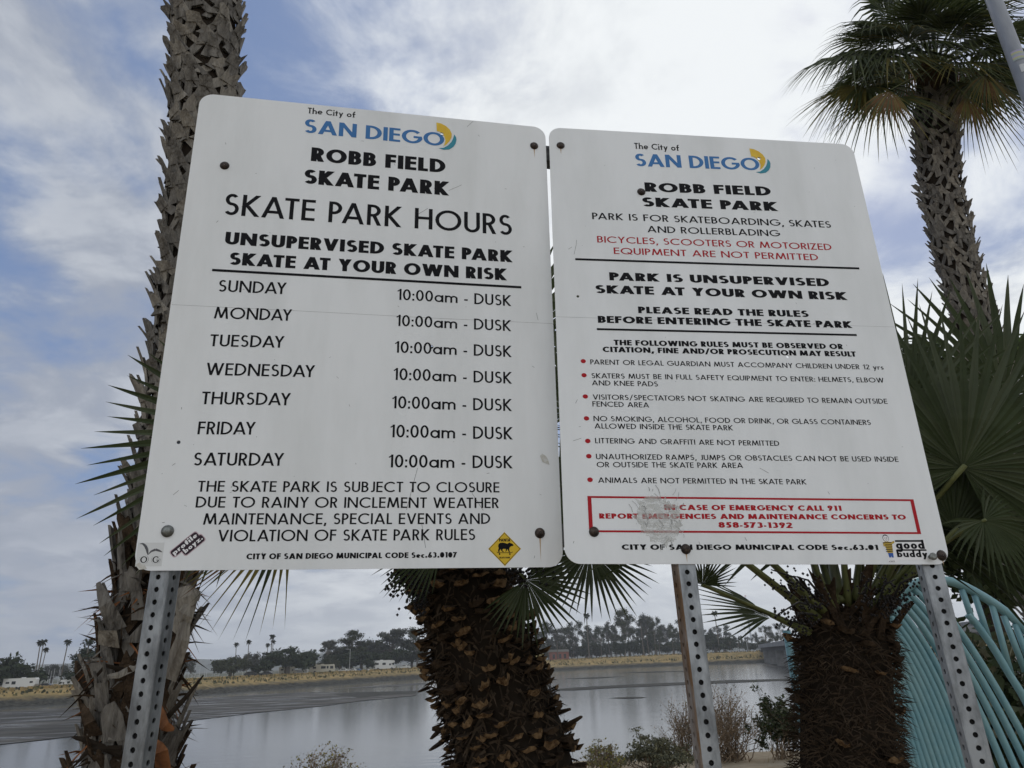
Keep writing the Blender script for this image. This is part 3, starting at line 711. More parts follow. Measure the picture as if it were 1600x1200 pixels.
# ------------------------------------------------------------------ ground, water, far land
ZW = -4.1
def sm(x): x = max(0, min(1, x)); return x * x * (3 - 2 * x)
def edge(x): return 12.4 + .22 * x + .5 * math.sin(x * .7) + .3 * math.sin(x * 1.9 + 1) if abs(x) < 40 else 12.4 + .22 * max(-40, min(40, x))
m_sand = mat('sandy_soil', (.37, .31, .225), rough=.95, spec=.1, vary=((.24, .19, .125), .38, .68), scale=1.6, bump=.6, bscale=14)
b = MB(); b.smooth = True
ss = [-400, -150, -60, -30, -18, -12, -9, -7, -5.5, -4.2, -3.2, -2.4, -1.7, -1.1, -.6, -.2, .2, .6, 1.1, 1.8, 2.6, 3.6, 5, 7, 10]
xs = [-600, -300, -120, -60, -40] + [-30 + i * .8 for i in range(76)] + [40, 60, 120, 300, 600]
idx = []
for x in xs:
    for s in ss:
        z = -4.7 * sm((s + .2) / 8.5) + (noise.noise((x * .5, s * .5, 0)) * .07 + noise.noise((x * 1.7, s * 1.7, 3)) * .03 if -20 < s and abs(x) < 40 else 0)
        idx.append((x, edge(x) + s, z))
n_ = len(ss)
b.add(idx, [(i * n_ + j, (i + 1) * n_ + j, (i + 1) * n_ + j + 1, i * n_ + j + 1) for i in range(len(xs) - 1) for j in range(n_ - 1)])
kind(b.build('ground', m_sand), 'structure')

BANK = [(-420, 40), (-260, 95), (-190, 122), (-150, 142), (-118, 160), (-99, 180), (-84, 208), (-69, 246), (-50, 295), (-22, 338), (10, 362), (38, 380), (62, 388), (88, 384), (112, 366), (128, 346), (150, 332), (240, 330), (500, 380)]
def resample(P, step):
    out = []
    for i in range(len(P) - 1):
        a, c = Vector(P[i]), Vector(P[i + 1]); n = max(1, int((c - a).length / step))
        for k in range(n): out.append(a.lerp(c, k / n))
    out.append(Vector(P[-1])); return out
bank = resample(BANK, 2.2)
for _ in range(14): bank = [bank[0]] + [(bank[i - 1] + bank[i] * 2 + bank[i + 1]) / 4 for i in range(1, len(bank) - 1)] + [bank[-1]]
def ztop(p): return -1.0 + 1.6 * sm((p.x + 60) / 150) + .4 * sm((p.x + 140) / 60)
prof = [(-3, -.9, 0), (0, -.1, .0), (2, .7, .5), (4, 1.3, .6), (6, 1.9, .5), (8, 2.4, .45), (10, 3.0, .4), (13, None, .35), (17, None, .2), (22, None, .1), (40, None, 0), (90, None, 0)]
m_bank = bpy.data.materials.new('river_bank'); m_bank.use_nodes = True
t_ = m_bank.node_tree; p_ = t_.nodes['Principled BSDF']; p_.inputs['Roughness'].default_value = .95; p_.inputs['Specular IOR Level'].default_value = .1
g_ = t_.nodes.new('ShaderNodeNewGeometry'); s_ = t_.nodes.new('ShaderNodeSeparateXYZ'); t_.links.new(g_.outputs['Position'], s_.inputs[0])
def tnoise(scale, detail=6):
    n = t_.nodes.new('ShaderNodeTexNoise'); n.inputs['Scale'].default_value = scale; n.inputs['Detail'].default_value = detail; n.inputs['Roughness'].default_value = .65
    t_.links.new(g_.outputs['Position'], n.inputs['Vector']); return n.outputs[0]
def tmix(f, a, c):
    n = t_.nodes.new('ShaderNodeMix'); n.data_type = 'RGBA'; t_.links.new(f, n.inputs[0])
    for i, v in ((6, a), (7, c)):
        if isinstance(v, tuple): n.inputs[i].default_value = (*v, 1)
        else: t_.links.new(v, n.inputs[i])
    return n.outputs[2]
def tramp(v, lo, hi):
    n = t_.nodes.new('ShaderNodeMapRange'); n.inputs[1].default_value = lo; n.inputs[2].default_value = hi; t_.links.new(v, n.inputs[0]); return n.outputs[0]
rock = tmix(tramp(tnoise(1.2), .35, .65), (.014, .014, .012), (.075, .072, .06))
grass = tmix(tramp(tnoise(.35), .35, .65), (.34, .24, .10), (.18, .145, .07))
ad = t_.nodes.new('ShaderNodeMath'); ad.operation = 'MULTIPLY_ADD'; t_.links.new(tnoise(.45), ad.inputs[0]); ad.inputs[1].default_value = 2.0; t_.links.new(s_.outputs[2], ad.inputs[2])
t_.links.new(tmix(tramp(ad.outputs[0], -2.0, -.9), rock, grass), p_.inputs['Base Color'])
b = MB(); V_ = []
for i, p in enumerate(bank):
    d = (bank[min(i + 1, len(bank) - 1)] - bank[max(i - 1, 0)]).normalized(); nrm = Vector((-d.y, d.x))
    for (o, h, rg) in prof:
        q = p + nrm * o; zt = ztop(p)
        z = (ZW + h) if h is not None else (zt if o > 13 else zt - .35)
        if h is not None: z = min(z, zt - .4)
        z += rg * .9 * noise.noise((q.x * .55, q.y * .55, 1)) + rg * .7 * noise.noise((q.x * 1.3, q.y * 1.3, 5))
        V_.append((q.x, q.y, z))
n_ = len(prof)
b.add(V_, [(i * n_ + j, (i + 1) * n_ + j, (i + 1) * n_ + j + 1, i * n_ + j + 1) for i in range(len(bank) - 1) for j in range(n_ - 1)])
kind(b.build('far_bank', m_bank), 'structure')

m_land = mat('far_land', (.12, .11, .09), rough=1, spec=.05, vary=((.09, .10, .06), .4, .6), scale=.03)
b = MB(); outer = [(-4000, 40)] + [(-4000, 4500), (4000, 4500), (4000, 380)]
inner = []
for i, p in enumerate(bank):
    if i % 6 == 0 or i == len(bank) - 1:
        d = (bank[min(i + 1, len(bank) - 1)] - bank[max(i - 1, 0)]).normalized(); inner.append((p + Vector((-d.y, d.x)) * 30))
V_ = []; 
for p in inner: V_.append((p.x, p.y, ztop(p) - .25))
for p in inner:
    q = Vector((p.x * 9, 4500)); V_.append((q.x, q.y, 0))
n_ = len(inner)
b.add(V_, [(i, i + 1, n_ + i + 1, n_ + i) for i in range(n_ - 1)])
kind(b.build('far_land', m_land), 'structure')

# water: calm, a few breaths of ripple
m_water = bpy.data.materials.new('river_water'); m_water.use_nodes = True
t_ = m_water.node_tree; p_ = t_.nodes['Principled BSDF']
p_.inputs['Base Color'].default_value = (.075, .078, .075, 1); p_.inputs['Roughness'].default_value = .13; p_.inputs['IOR'].default_value = 1.33
g_ = t_.nodes.new('ShaderNodeNewGeometry')
mp_ = t_.nodes.new('ShaderNodeMapping'); mp_.inputs['Scale'].default_value = (.35, 1.0, 1); t_.links.new(g_.outputs['Position'], mp_.inputs[0])
n1 = t_.nodes.new('ShaderNodeTexNoise'); n1.inputs['Scale'].default_value = 1.1; n1.inputs['Detail'].default_value = 4; t_.links.new(mp_.outputs[0], n1.inputs['Vector'])
n2 = t_.nodes.new('ShaderNodeTexNoise'); n2.inputs['Scale'].default_value = .035; n2.inputs['Detail'].default_value = 3; t_.links.new(mp_.outputs[0], n2.inputs['Vector'])
r2 = t_.nodes.new('ShaderNodeMapRange'); r2.inputs[1].default_value = .42; r2.inputs[2].default_value = .62; r2.inputs[3].default_value = .03; r2.inputs[4].default_value = .16; t_.links.new(n2.outputs[0], r2.inputs[0])
b_ = t_.nodes.new('ShaderNodeBump'); b_.inputs['Distance'].default_value = .12; t_.links.new(r2.outputs[0], b_.inputs['Strength']); t_.links.new(n1.outputs[0], b_.inputs['Height']); t_.links.new(b_.outputs[0], p_.inputs['Normal'])
b = MB(); b.add([(-1500, -100, ZW), (1500, -100, ZW), (1500, 1200, ZW), (-1500, 1200, ZW)], [(0, 1, 2, 3)])
kind(b.build('water', m_water), 'structure')

# mudflats bared by the tide, plus dark sheets painting tree reflections; ragged edges
m_mud = mat('wet_mud', (.10, .094, .083), rough=.85, spec=.12, vary=((.045, .043, .039), .40, .60), scale=.12, bump=.5, bscale=1.2, stretch=(.5, 1.6, 1))
_t = m_mud.node_tree; _n = _t.nodes.new('ShaderNodeTexNoise'); _n.inputs['Scale'].default_value = .9; _n.inputs['Detail'].default_value = 6
_m = _t.nodes.new('ShaderNodeMapping'); _m.inputs['Rotation'].default_value = (0, 0, R_(-38)); _m.inputs['Scale'].default_value = (.12, .8, 1)
_g = _t.nodes.new('ShaderNodeNewGeometry'); _t.links.new(_g.outputs['Position'], _m.inputs[0]); _t.links.new(_m.outputs[0], _n.inputs['Vector'])
for _s, _a, _b in (('Roughness', .85, .22), ('Specular IOR Level', .12, .6)):
    _r = _t.nodes.new('ShaderNodeMapRange'); _r.inputs[1].default_value = .54; _r.inputs[2].default_value = .66; _r.inputs[3].default_value = _a; _r.inputs[4].default_value = _b
    _t.links.new(_n.outputs[0], _r.inputs[0]); _t.links.new(_r.outputs[0], _t.nodes['Principled BSDF'].inputs[_s])
m_reflect = mat('painted_reflection', (.045, .044, .040), rough=.9, spec=.08, vary=((.075, .072, .062), .45, .65), scale=.5)  # dark colour paints the far trees' reflection as sheets on the water
def mud_or_reflection_sheet(px, wob, z, mm=None):
    pts = [at_z(x, y, ZW) for x, y in px]; out = []
    for i in range(len(pts)):
        a, c = pts[i], pts[(i + 1) % len(pts)]; n = max(2, int((c - a).length / 2.5))
        for k in range(n):
            q = a.lerp(c, k / n); w = noise.noise((q.x * .13, q.y * .13, 2)) * wob + noise.noise((q.x * .5, q.y * .5, 7)) * wob * .4
            out.append((q.x + w * .5, q.y + w))
    ov, of = union([out])
    b = MB(); b.add([(q[0], q[1], z) for q in ov], of)
    kind(b.build('mud_or_reflection', mm or m_mud), 'structure')
mud_or_reflection_sheet([(-350, 1230), (-350, 1142), (-100, 1122), (0, 1112.5), (130, 1105), (300, 1093), (400, 1086), (470, 1082), (520, 1082), (560, 1085), (600, 1087), (655, 1083), (648, 1087), (600, 1092), (560, 1096), (500, 1104), (400, 1114), (290, 1127), (125, 1150), (0, 1164)], 1.6, ZW + .05)
mud_or_reflection_sheet([(520, 1076), (600, 1071), (660, 1067), (668, 1069), (600, 1074)], 1.5, ZW + .04)
mud_or_reflection_sheet([(842, 1079), (900, 1074.5), (960, 1071), (1060, 1066.5), (1140, 1063), (1240, 1060.5), (1240, 1063), (1150, 1066.5), (1060, 1070.5), (960, 1075), (900, 1078.5)], 1.6, ZW + .05, m_reflect)
mud_or_reflection_sheet([(880, 1061), (930, 1058), (980, 1057), (930, 1060.5)], 1.0, ZW + .04, m_reflect)
mud_or_reflection_sheet([(960, 1052), (1020, 1049), (1100, 1048), (1020, 1051)], 1.0, ZW + .04, m_reflect)
mud_or_reflection_sheet([(1180, 1037), (1260, 1032), (1260, 1042), (1215, 1044)], 1.0, ZW + .05)
mud_or_reflection_sheet([(952, 1091), (985, 1089), (1012, 1090), (985, 1092)], .5, ZW + .04, m_reflect)
mud_or_reflection_sheet([(520, 1085), (545, 1082.5), (600, 1081), (650, 1080), (650, 1084), (600, 1087), (560, 1091)], .8, ZW + .07, m_reflect)

# ------------------------------------------------------------------ palms
m_boot = mat('grey_palm_bark', (.215, .20, .178), rough=.9, spec=.12, vary=((.085, .077, .068), .36, .66), scale=26, bump=.9, bscale=80, stretch=(1, 1, .16))
m_boot2 = mat('pale_palm_bark', (.30, .275, .235), rough=.9, spec=.12, vary=((.13, .115, .098), .36, .66), scale=24, bump=.9, bscale=80, stretch=(1, 1, .16))
m_core = mat('dark_palm_core', (.026, .020, .015), rough=1, spec=.05)
m_fibre = mat('brown_fibre', (.046, .034, .024), rough=1, spec=.05, vary=((.095, .070, .048), .45, .7), scale=20)
m_tan = mat('cut_leaf_base', (.25, .165, .09), rough=.9, spec=.08, vary=((.07, .04, .02), .38, .62), scale=45, bump=.4, bscale=120)
m_dbrown = mat('dark_brown_bark', (.072, .050, .033), rough=.95, spec=.08, vary=((.024, .017, .012), .4, .7), scale=25, bump=.6, bscale=90)
m_orange = mat('orange_sheath', (.25, .105, .045), rough=.85, spec=.1, vary=((.08, .036, .018), .4, .7), scale=12, stretch=(1, 1, .3))
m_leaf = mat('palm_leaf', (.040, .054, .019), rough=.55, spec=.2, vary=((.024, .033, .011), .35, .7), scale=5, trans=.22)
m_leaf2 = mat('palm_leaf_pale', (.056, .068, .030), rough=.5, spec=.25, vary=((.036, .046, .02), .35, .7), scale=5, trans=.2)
m_leaft = mat('yellow_green_palm_leaf', (.080, .096, .030), rough=.5, spec=.35, vary=((.045, .058, .018), .35, .7), scale=4, trans=.32)  # lighter, yellower leaf green for the tall palm's crown
m_leafy = mat('yellowing_leaf', (.17, .14, .035), rough=.6, spec=.25, vary=((.09, .085, .025), .35, .7), scale=5, trans=.25)
m_leafd = mat('dead_leaf', (.17, .095, .042), rough=.8, spec=.15, vary=((.08, .045, .02), .35, .7), scale=6, trans=.15)
m_pet = mat('leaf_stalk', (.13, .14, .05), rough=.55, spec=.3, vary=((.07, .085, .03), .4, .7), scale=9)
m_berry = mat('palm_fruit', (.012, .010, .010), rough=.5, spec=.3)

def trunk_curve(px, Y):
    """[(px x, px y, half width px)] -> [(centre, radius)] on the plane y=Y"""
    out = []
    for x, y, r in px:
        p = at_y(x, y, Y); out.append((p, r * pxm(p)))
    return out
def to_ground(tc):
    (a, ra), (c, rc) = tc[-2], tc[-1]
    d = (c - a).normalized(); d = (d + Vector((0, 0, -2))).normalized(); k = c.z / -d.z
    return tc + [(c + d * k * .5, rc * 1.05), (c + d * (k + .1), rc * 1.12)]
def sample(tc, step):
    L = []; 
    for i in range(len(tc) - 1):
        (a, ra), (c, rc) = tc[i], tc[i + 1]; n = max(1, int((c - a).length / step))
        for k in range(n): f = k / n; L.append((a.lerp(c, f), ra + (rc - ra) * f, (c - a).normalized()))
    return L

def fan(mb, base, axis, nrm, R, nseg, span, droop=.25, split=.5, wid=1.0, thin=1.0, mi=(0, 0, 3)):
    """a costapalmate fan leaf: folded segments joined for half their length, then free drooping points"""
    axis = axis.normalized(); nrm = (nrm - axis * nrm.dot(axis)).normalized(); side = nrm.cross(axis)
    da = R_(span) / nseg
    for i in range(nseg):
        a = (i + .5 - nseg / 2) * da + rnd(-.12, .12) * da
        d = axis * math.cos(a) + side * math.sin(a)
        t = side * math.cos(a) - axis * math.sin(a)
        L = R * (1 - .22 * abs(a / (R_(span) / 2)) ** 2) * rnd(.9, 1.05)
        mb.cur = random.choice(mi)
        st = [.006, .25, split, split + (1 - split) * .4, split + (1 - split) * .75, 1.0]
        tip = rnd(.7, 1.4); tw = rnd(-.25, .25)
        vs_ = []
        for s in st:
            if s <= split: w = s * L * da * .52 * wid
            else: w = split * L * da * .52 * wid * max(.02, (1 - (s - split) / (1 - split)) ** .75) * thin
            p = base + d * (s * L) + nrm * (.10 * L * math.sin(min(1, s / split) * PI / 2) * math.cos(a * .8) - .04 * L)
            p += Vector((0, 0, -1)) * (droop * L * (s * s * .35 + (max(0, s - split) ** 1.6) * 1.3 * tip))
            tt = t + nrm * tw * s
            vs_ += [p - tt * w, p - nrm * (w * .5), p + tt * w]
        k = len(st)
        mb.add(vs_, [f for j in range(k - 1) for f in ((j * 3, j * 3 + 1, j * 3 + 4, j * 3 + 3), (j * 3 + 1, j * 3 + 2, j * 3 + 5, j * 3 + 4))])

def stalk(mb, a, c, w0, w1, sag=.0, n=7):
    pts = []
    for i in range(n + 1):
        f = i / n; p = a.lerp(c, f); p = p + Vector((0, 0, 1)) * (sag * math.sin(f * PI)); pts.append(p)
    mb.tube(pts, [w0 + (w1 - w0) * (i / n) ** .6 for i in range(n + 1)], 6, squash=.55)

def frond(parent, root, hast, axis, nrm, R, nseg=36, span=230, droop=.25, split=.5, mats=None, mi=(0, 0, 0, 3, 3), sw=(.022, .009), thin=1.0, sag=.03, name='frond'):
    b = MB(); fan(b, hast, axis, nrm, R, nseg, span, droop, split, mi=mi, thin=thin)
    o = b.build(name, mats or [m_leaf, m_leafy, m_leafd, m_leaf2], parent)
    b = MB(); b.smooth = True; stalk(b, root, hast, sw[0], sw[1], sag); b.build('stalk', m_pet, o, off=parent.location)
    return o

def boots(mb, tc, step, per, w, h, out, mats_pick, jag=.3, lean=.45, skew=.35, zlim=None):
    """old leaf bases in a spiral up the trunk: split, jagged slabs that lean out"""
    L = sample(tc, step); k = 0
    for (c, r, d) in L:
        up = -d
        for j in range(per):
            k += 1
            if zlim and not zlim(c): continue
            a = 2 * PI * (j + .5 * (k // per % 2)) / per + rnd(-.12, .12)
            u = Vector((1, 0, 0)); u = (u - up * u.dot(up)).normalized(); v = up.cross(u)
            o = u * math.cos(a) + v * math.sin(a); t = up.cross(o)
            p = c + o * r * .97 + up * rnd(-.3, .3) * step
            sk = random.choice((-1, 1)) * rnd(.5, 1) * skew
            ww, hh, oo = w * rnd(.75, 1.2), h * rnd(.75, 1.25), out * rnd(.6, 1.35)
            def at(f, s):      # f up the boot, s sideways in units of half width
                return p + up * (hh * f) + o * (oo * max(f, 0) ** 1.6 + .06 * w * (1 - min(1, s * s)) ) + t * (sk * hh * f + s * ww / 2)
            strips = []
            for sg in (-1, 1):  # two legs of the split base
                lo_, hi_ = rnd(.30, .45), rnd(.9, 1.1)
                strips.append([[at(f, sg * (hi_ - (hi_ - .55 * k_) * 0 - (hi_ - lo_) * (1 - k_) - hi_ * .62 * f / .62 * (1 if k_ else .8))) + o * (.004 if sg > 0 else 0) for k_ in (0, .5, 1)] for f in (-.12, .18, .42, .66)])
            ej = [rnd(-jag, jag * .5) for _ in range(4)]
            strips.append([[at(f + (ej[q] if f == 1.0 else 0), s_) + o * .007 for q, s_ in enumerate((-.50 + .12 * f, -.16, .18, .50 - .12 * f))] for f in (.46, .66, .84, 1.0)])
            mi_ = mats_pick(c)
            for rows in strips:
                m1 = len(rows[0]); nr = len(rows)
                vs_ = [q for rw in rows for q in rw] + [q - o * .013 for rw in rows for q in rw]; B_ = m1 * nr; fs = []
                for i in range(nr - 1):
                    for q in range(m1 - 1):
                        fs.append((i * m1 + q, i * m1 + q + 1, (i + 1) * m1 + q + 1, (i + 1) * m1 + q)); fs.append((B_ + i * m1 + q, B_ + (i + 1) * m1 + q, B_ + (i + 1) * m1 + q + 1, B_ + i * m1 + q + 1))
                    fs.append((i * m1, (i + 1) * m1, B_ + (i + 1) * m1, B_ + i * m1)); e_ = m1 - 1; fs.append((i * m1 + e_, B_ + i * m1 + e_, B_ + (i + 1) * m1 + e_, (i + 1) * m1 + e_))
                for q in range(m1 - 1): fs.append(((nr - 1) * m1 + q, (nr - 1) * m1 + q + 1, B_ + (nr - 1) * m1 + q + 1, B_ + (nr - 1) * m1 + q))
                mb.cur = mi_; mb.add(vs_, fs)
def hairs(mb, tc, n, l, w, mi, downup=(-.2, .9), outw=(.2, 1.0)):
    L = sample(tc, .03)
    for i in range(n):
        c, r, d = random.choice(L); up = -d
        a = rnd(0, 2 * PI); u = Vector((1, 0, 0)); u = (u - up * u.dot(up)).normalized(); v = up.cross(u)
        o = u * math.cos(a) + v * math.sin(a); t = up.cross(o)
        p = c + o * r * rnd(.93, 1.03) + up * rnd(-.02, .02)
        dirn = (o * rnd(*outw) + up * rnd(*downup) + t * rnd(-.9, .9)).normalized(); ll = l * rnd(.4, 1.3); ww = w * rnd(.6, 1.5)
        q = (dirn.cross(o)).normalized() if dirn.cross(o).length > 1e-3 else t
        mb.cur = random.choice(mi) if isinstance(mi, (list, tuple)) else mi
        mid = p + dirn * ll * .55 + Vector((0, 0, -.08 * ll))
        mb.add([p - q * ww, p + q * ww, mid + q * ww * .7, p + dirn * ll + Vector((0, 0, -.25 * ll)), mid - q * ww * .7], [(0, 1, 2, 3, 4)])
def core(mb, tc, mi, k=.97):
    mb.cur = mi; mb.tube([c for c, r in tc], [r * k for c, r in tc], 18)

# -- tall grey palm at the left, crown above the picture
Y1 = 3.4
tcL = trunk_curve([(345, -420, 42), (338, -250, 44), (330, -120, 45), (323, 0, 45), (319, 150, 44), (313, 300, 43), (306, 400, 44), (288, 600, 45), (262, 800, 47), (244, 900, 50), (226, 1000, 47), (206, 1100, 50), (200, 1200, 56)], Y1)
tcL = to_ground(tcL)
baseL = Vector(tcL[-1][0]); baseL.z = 0
PL = thing('fan_palm', 'tall grey trunked fan palm leaning behind the skate park hours board', 'palm tree', baseL)
b = MB(); core(b, tcL, 2, .96)
zc_ = at_y(240, 880, Y1).z
boots(b, tcL[:8], .075, 7, .185, .150, .048, lambda c: random.choice((0, 0, 1)), jag=.35, skew=.42)
boots(b, tcL[7:10], .08, 7, .18, .18, .055, lambda c: random.choice((0, 0, 1)), jag=.4, skew=.4)
boots(b, tcL[9:], .08, 7, .18, .24, .060, lambda c: random.choice((0, 1, 3, 3, 4 if c.z < 1.1 and random.random() < .12 else 0)), jag=.45, skew=.35)
hairs(b, tcL[9:], 900, .16, .005, (3, 0, 4), (-.9, .6))
# torn sheaths standing off the lower trunk
for (x0, y0, x1, y1, x2, y2, w, mi) in ((185, 985, 165, 945, 153, 910, 26, 0), (262, 1120, 292, 1088, 318, 1055, 9, 2), (205, 1050, 165, 1040, 122, 1088, 8, 2), (150, 1150, 140, 1130, 128, 1100, 22, 3), (275, 940, 300, 930, 312, 925, 40, 1), (276, 990, 290, 960, 304, 932, 34, 1), (170, 1010, 168, 985, 166, 1000, 36, 1),
    (215, 1040, 185, 1055, 160, 1058, 12, 1), (190, 1180, 130, 1155, 112, 1152, 10, 2), (190, 1170, 140, 1170, 115, 1198, 10, 2), (255, 1200, 252, 1175, 244, 1158, 26, 4), (246, 1110, 258, 1135, 272, 1140, 18, 4), (262, 1060, 285, 1000, 292, 950, 30, 1)):
    b.cur = mi; A, B, C_ = at_y(x0, y0, Y1 - .17), at_y(x1, y1, Y1 - .22), at_y(x2, y2, Y1 - .2)
    w_ = w * pxm(A) / 2; pts = [A, A.lerp(B, .5), B, B.lerp(C_, .5), C_]
    vs_ = []
    for i, p in enumerate(pts):
        d = (pts[min(i + 1, 4)] - pts[max(i - 1, 0)]).normalized(); s_ = d.cross(Vector((0, -1, .1))).normalized(); ww = w_ * (1, .95, .8, .6, .25)[i]
        vs_ += [p - s_ * ww, p + Vector((0, -.3 * ww, 0)), p + s_ * ww, p + Vector((0, .25 * ww, 0))]
    b.add(vs_, [(i * 4 + k, i * 4 + (k + 1) % 4, i * 4 + 4 + (k + 1) % 4, i * 4 + 4 + k) for i in range(4) for k in range(4)])
b.build('trunk', [m_boot, m_boot2, m_core, m_dbrown, m_orange], PL)
top = tcL[0][0]
for i in range(26):
    a = 2.4 * i; el = rnd(-.5, 1.0); d = Vector((math.cos(a) * math.cos(el), math.sin(a) * math.cos(el), math.sin(el)))
    h = top + Vector((0, 0, .4)) + d * rnd(.9, 1.2)
    frond(PL, top + Vector((0, 0, .25)) + d * .1, h, d + Vector((0, 0, -.2)), Vector((0, 0, 1)) + d * .3, rnd(.75, .95), 30, 220, .35, mi=(0, 0, 0, 1))

# -- thick brown palm in the middle
Y2 = 3.1
tcM = trunk_curve([(655, 690, 60), (672, 760, 72), (695, 830, 76), (717, 890, 76), (735, 950, 77), (748, 1000, 80), (761, 1050, 85), (778, 1100, 86), (795, 1150, 90), (803, 1200, 98)], Y2)
tcM = to_ground(tcM)
baseM = Vector(tcM[-1][0]); baseM.z = 0
PM = thing('fan_palm', 'thick dark brown palm trunk studded with cut leaf bases, rising behind the hours board', 'palm tree', baseM)
b = MB(); core(b, tcM, 2, .95)
hairs(b, tcM, 6500, .055, .0042, (0, 0, 0, 1), (-.9, .8), (.0, .45))
def cups(mb, tc, step, per, w, h, out, keep, pick):
    k = 0
    for (c, r, d) in sample(tc, step):
        up = -d
        for j in range(per):
            k += 1
            if random.random() > keep: continue
            a = 2 * PI * (j + .5 * (k // per % 2)) / per + rnd(-.15, .15)
            u = Vector((1, 0, 0)); u = (u - up * u.dot(up)).normalized(); v = up.cross(u)
            o = u * math.cos(a) + v * math.sin(a); t = up.cross(o); p = c + o * r * .94 + up * rnd(-.4, .4) * step
            ww, hh, oo = w * rnd(.6, 1.3), h * rnd(.6, 1.3), out * rnd(.6, 1.4)
            # a short stub whose cut end, a pale ragged crescent, faces outward
            n = 6; base, up_, lo_ = [], [], []; tilt = rnd(-.25, .25)
            for q in range(n + 1):
                s = q / n * 2 - 1; bulge = math.sqrt(max(0, 1 - s * s * .96))
                e = p + t * s * ww * .5 + up * (tilt * s * ww * .5) + o * (oo * (.72 + .28 * bulge)) + up * rnd(-.12, .12) * hh
                up_.append(e + up * (hh * (.10 + .12 * bulge) + rnd(-.35, .35) * hh) + o * rnd(-.1, .1) * oo)
                lo_.append(e - up * hh * (.10 + .62 * bulge * rnd(.75, 1.1)) - o * oo * .25)
                base.append((p + t * s * ww * .55 + up * hh * .25 - o * .02, p + t * s * ww * .55 - up * hh * .55 * bulge - o * .02))
            vs_ = up_ + lo_ + [a_ for a_, c_ in base] + [c_ for a_, c_ in base]; m1 = n + 1
            mb.cur = pick(); mb.add(vs_, [(m1 + q, m1 + q + 1, q + 1, q) for q in range(n)])
            mb.cur = 3; mb.add(vs_, [(q, q + 1, 2 * m1 + q + 1, 2 * m1 + q) for q in range(n)] + [(m1 + q, 3 * m1 + q, 3 * m1 + q + 1, m1 + q + 1) for q in range(n)])
cups(b, tcM, .036, 17, .058, .024, .052, .78, lambda: random.choice((4, 4, 3)))
hairs(b, tcM, 1800, .05, .003, (0, 1, 1, 3), (-.9, .9), (.5, 1.2))
hairs(b, tcM, 900, .05, .003, (0, 1, 3), (-.9, .9), (.3, 1.0))
for (x, y, dx, dy, w) in ((858, 1118, 32, -10, 14), (872, 1142, 36, -22, 14), (690, 1160, -18, 12, 10), (688, 1140, -14, 14, 10), (838, 1085, 20, -5, 12), (668, 1075, -14, 6, 8), (708, 1190, -16, 4, 12), (880, 1168, 18, -8, 12)):
    b.cur = 3; A = at_y(x, y, Y2 - .02); C_ = at_y(x + dx, y + dy, Y2 - .1); b.tube([A, A.lerp(C_, .6), C_], [w * pxm(A) * .6, w * pxm(A) * .5, w * pxm(A) * .3], 6, squash=.5)
b.build('trunk', [m_fibre, m_dbrown, m_core, m_dbrown, m_tan], PM)
def P(x, y, Y): return at_y(x, y, Y)
rootM = P(668, 760, Y2)
def aim(parent, root, hx, hy, hY, tx, ty, tY, R=None, nrm=(0, -1, .25), **k):
    h = P(hx, hy, hY); t = P(tx, ty, tY); ax = t - h
    return frond(parent, root, h, ax, Vector(nrm), R or ax.length, **k)
aim(PM, rootM, 410, 684, 2.55, 146, 668, 2.6, nseg=34, span=190, droop=.0, split=.52, nrm=(.15, -1, .05), sw=(.02, .008), thin=.9)
aim(PM, rootM, 455, 808, 2.5, 318, 968, 2.5, nseg=15, span=88, droop=.05, split=.40, nrm=(.2, -1, .3), mi=(0, 0, 1), thin=.42)
aim(PM, rootM, 440, 830, 2.55, 275, 925, 2.55, nseg=9, span=26, droop=.02, split=.5, nrm=(.2, -1, .5), mi=(1, 2), thin=.9)
aim(PM, P(700, 830, Y2), 822, 905, 2.75, 900, 975, 2.7, nseg=32, span=215, droop=.05, split=.5, nrm=(-.2, -1, .25))
aim(PM, P(700, 800, Y2), 922, 860, 2.6, 972, 968, 2.55, nseg=34, span=225, droop=.03, split=.45, nrm=(.1, -1, .2))
aim(PM, P(700, 810, Y2), 690, 850, 2.65, 590, 905, 2.65, nseg=20, span=120, droop=.1, split=.45, nrm=(.1, -1, .5))
aim(PM, P(700, 780, Y2), 905, 640, 3.0, 960, 480, 3.0, nseg=34, span=250, droop=.10, nrm=(-.2, -1, .2))
aim(PM, P(690, 770, Y2), 880, 760, 2.9, 1010, 760, 2.9, nseg=34, span=250, droop=.15, nrm=(0, -1, .2))
aim(PM, rootM, 800, 540, 3.2, 860, 360, 3.2, nseg=34, span=250, droop=.10, nrm=(-.2, -1, .2))
aim(PM, rootM, 620, 500, 3.3, 600, 320, 3.3, nseg=34, span=250, droop=.10, nrm=(.1, -1, .2))
aim(PM, rootM, 470, 560, 3.0, 360, 470, 3.0, nseg=34, span=250, droop=.10, nrm=(.2, -1, .2))
for i in range(9):
    a = PI * (.08 + .84 * i / 8); d = Vector((math.cos(a) * .8, math.sin(a), rnd(.0, .6)))
    frond(PM, rootM, rootM + d * .75, d, Vector((0, 0, 1)) - d * .3, .62, 30, 230, .2)
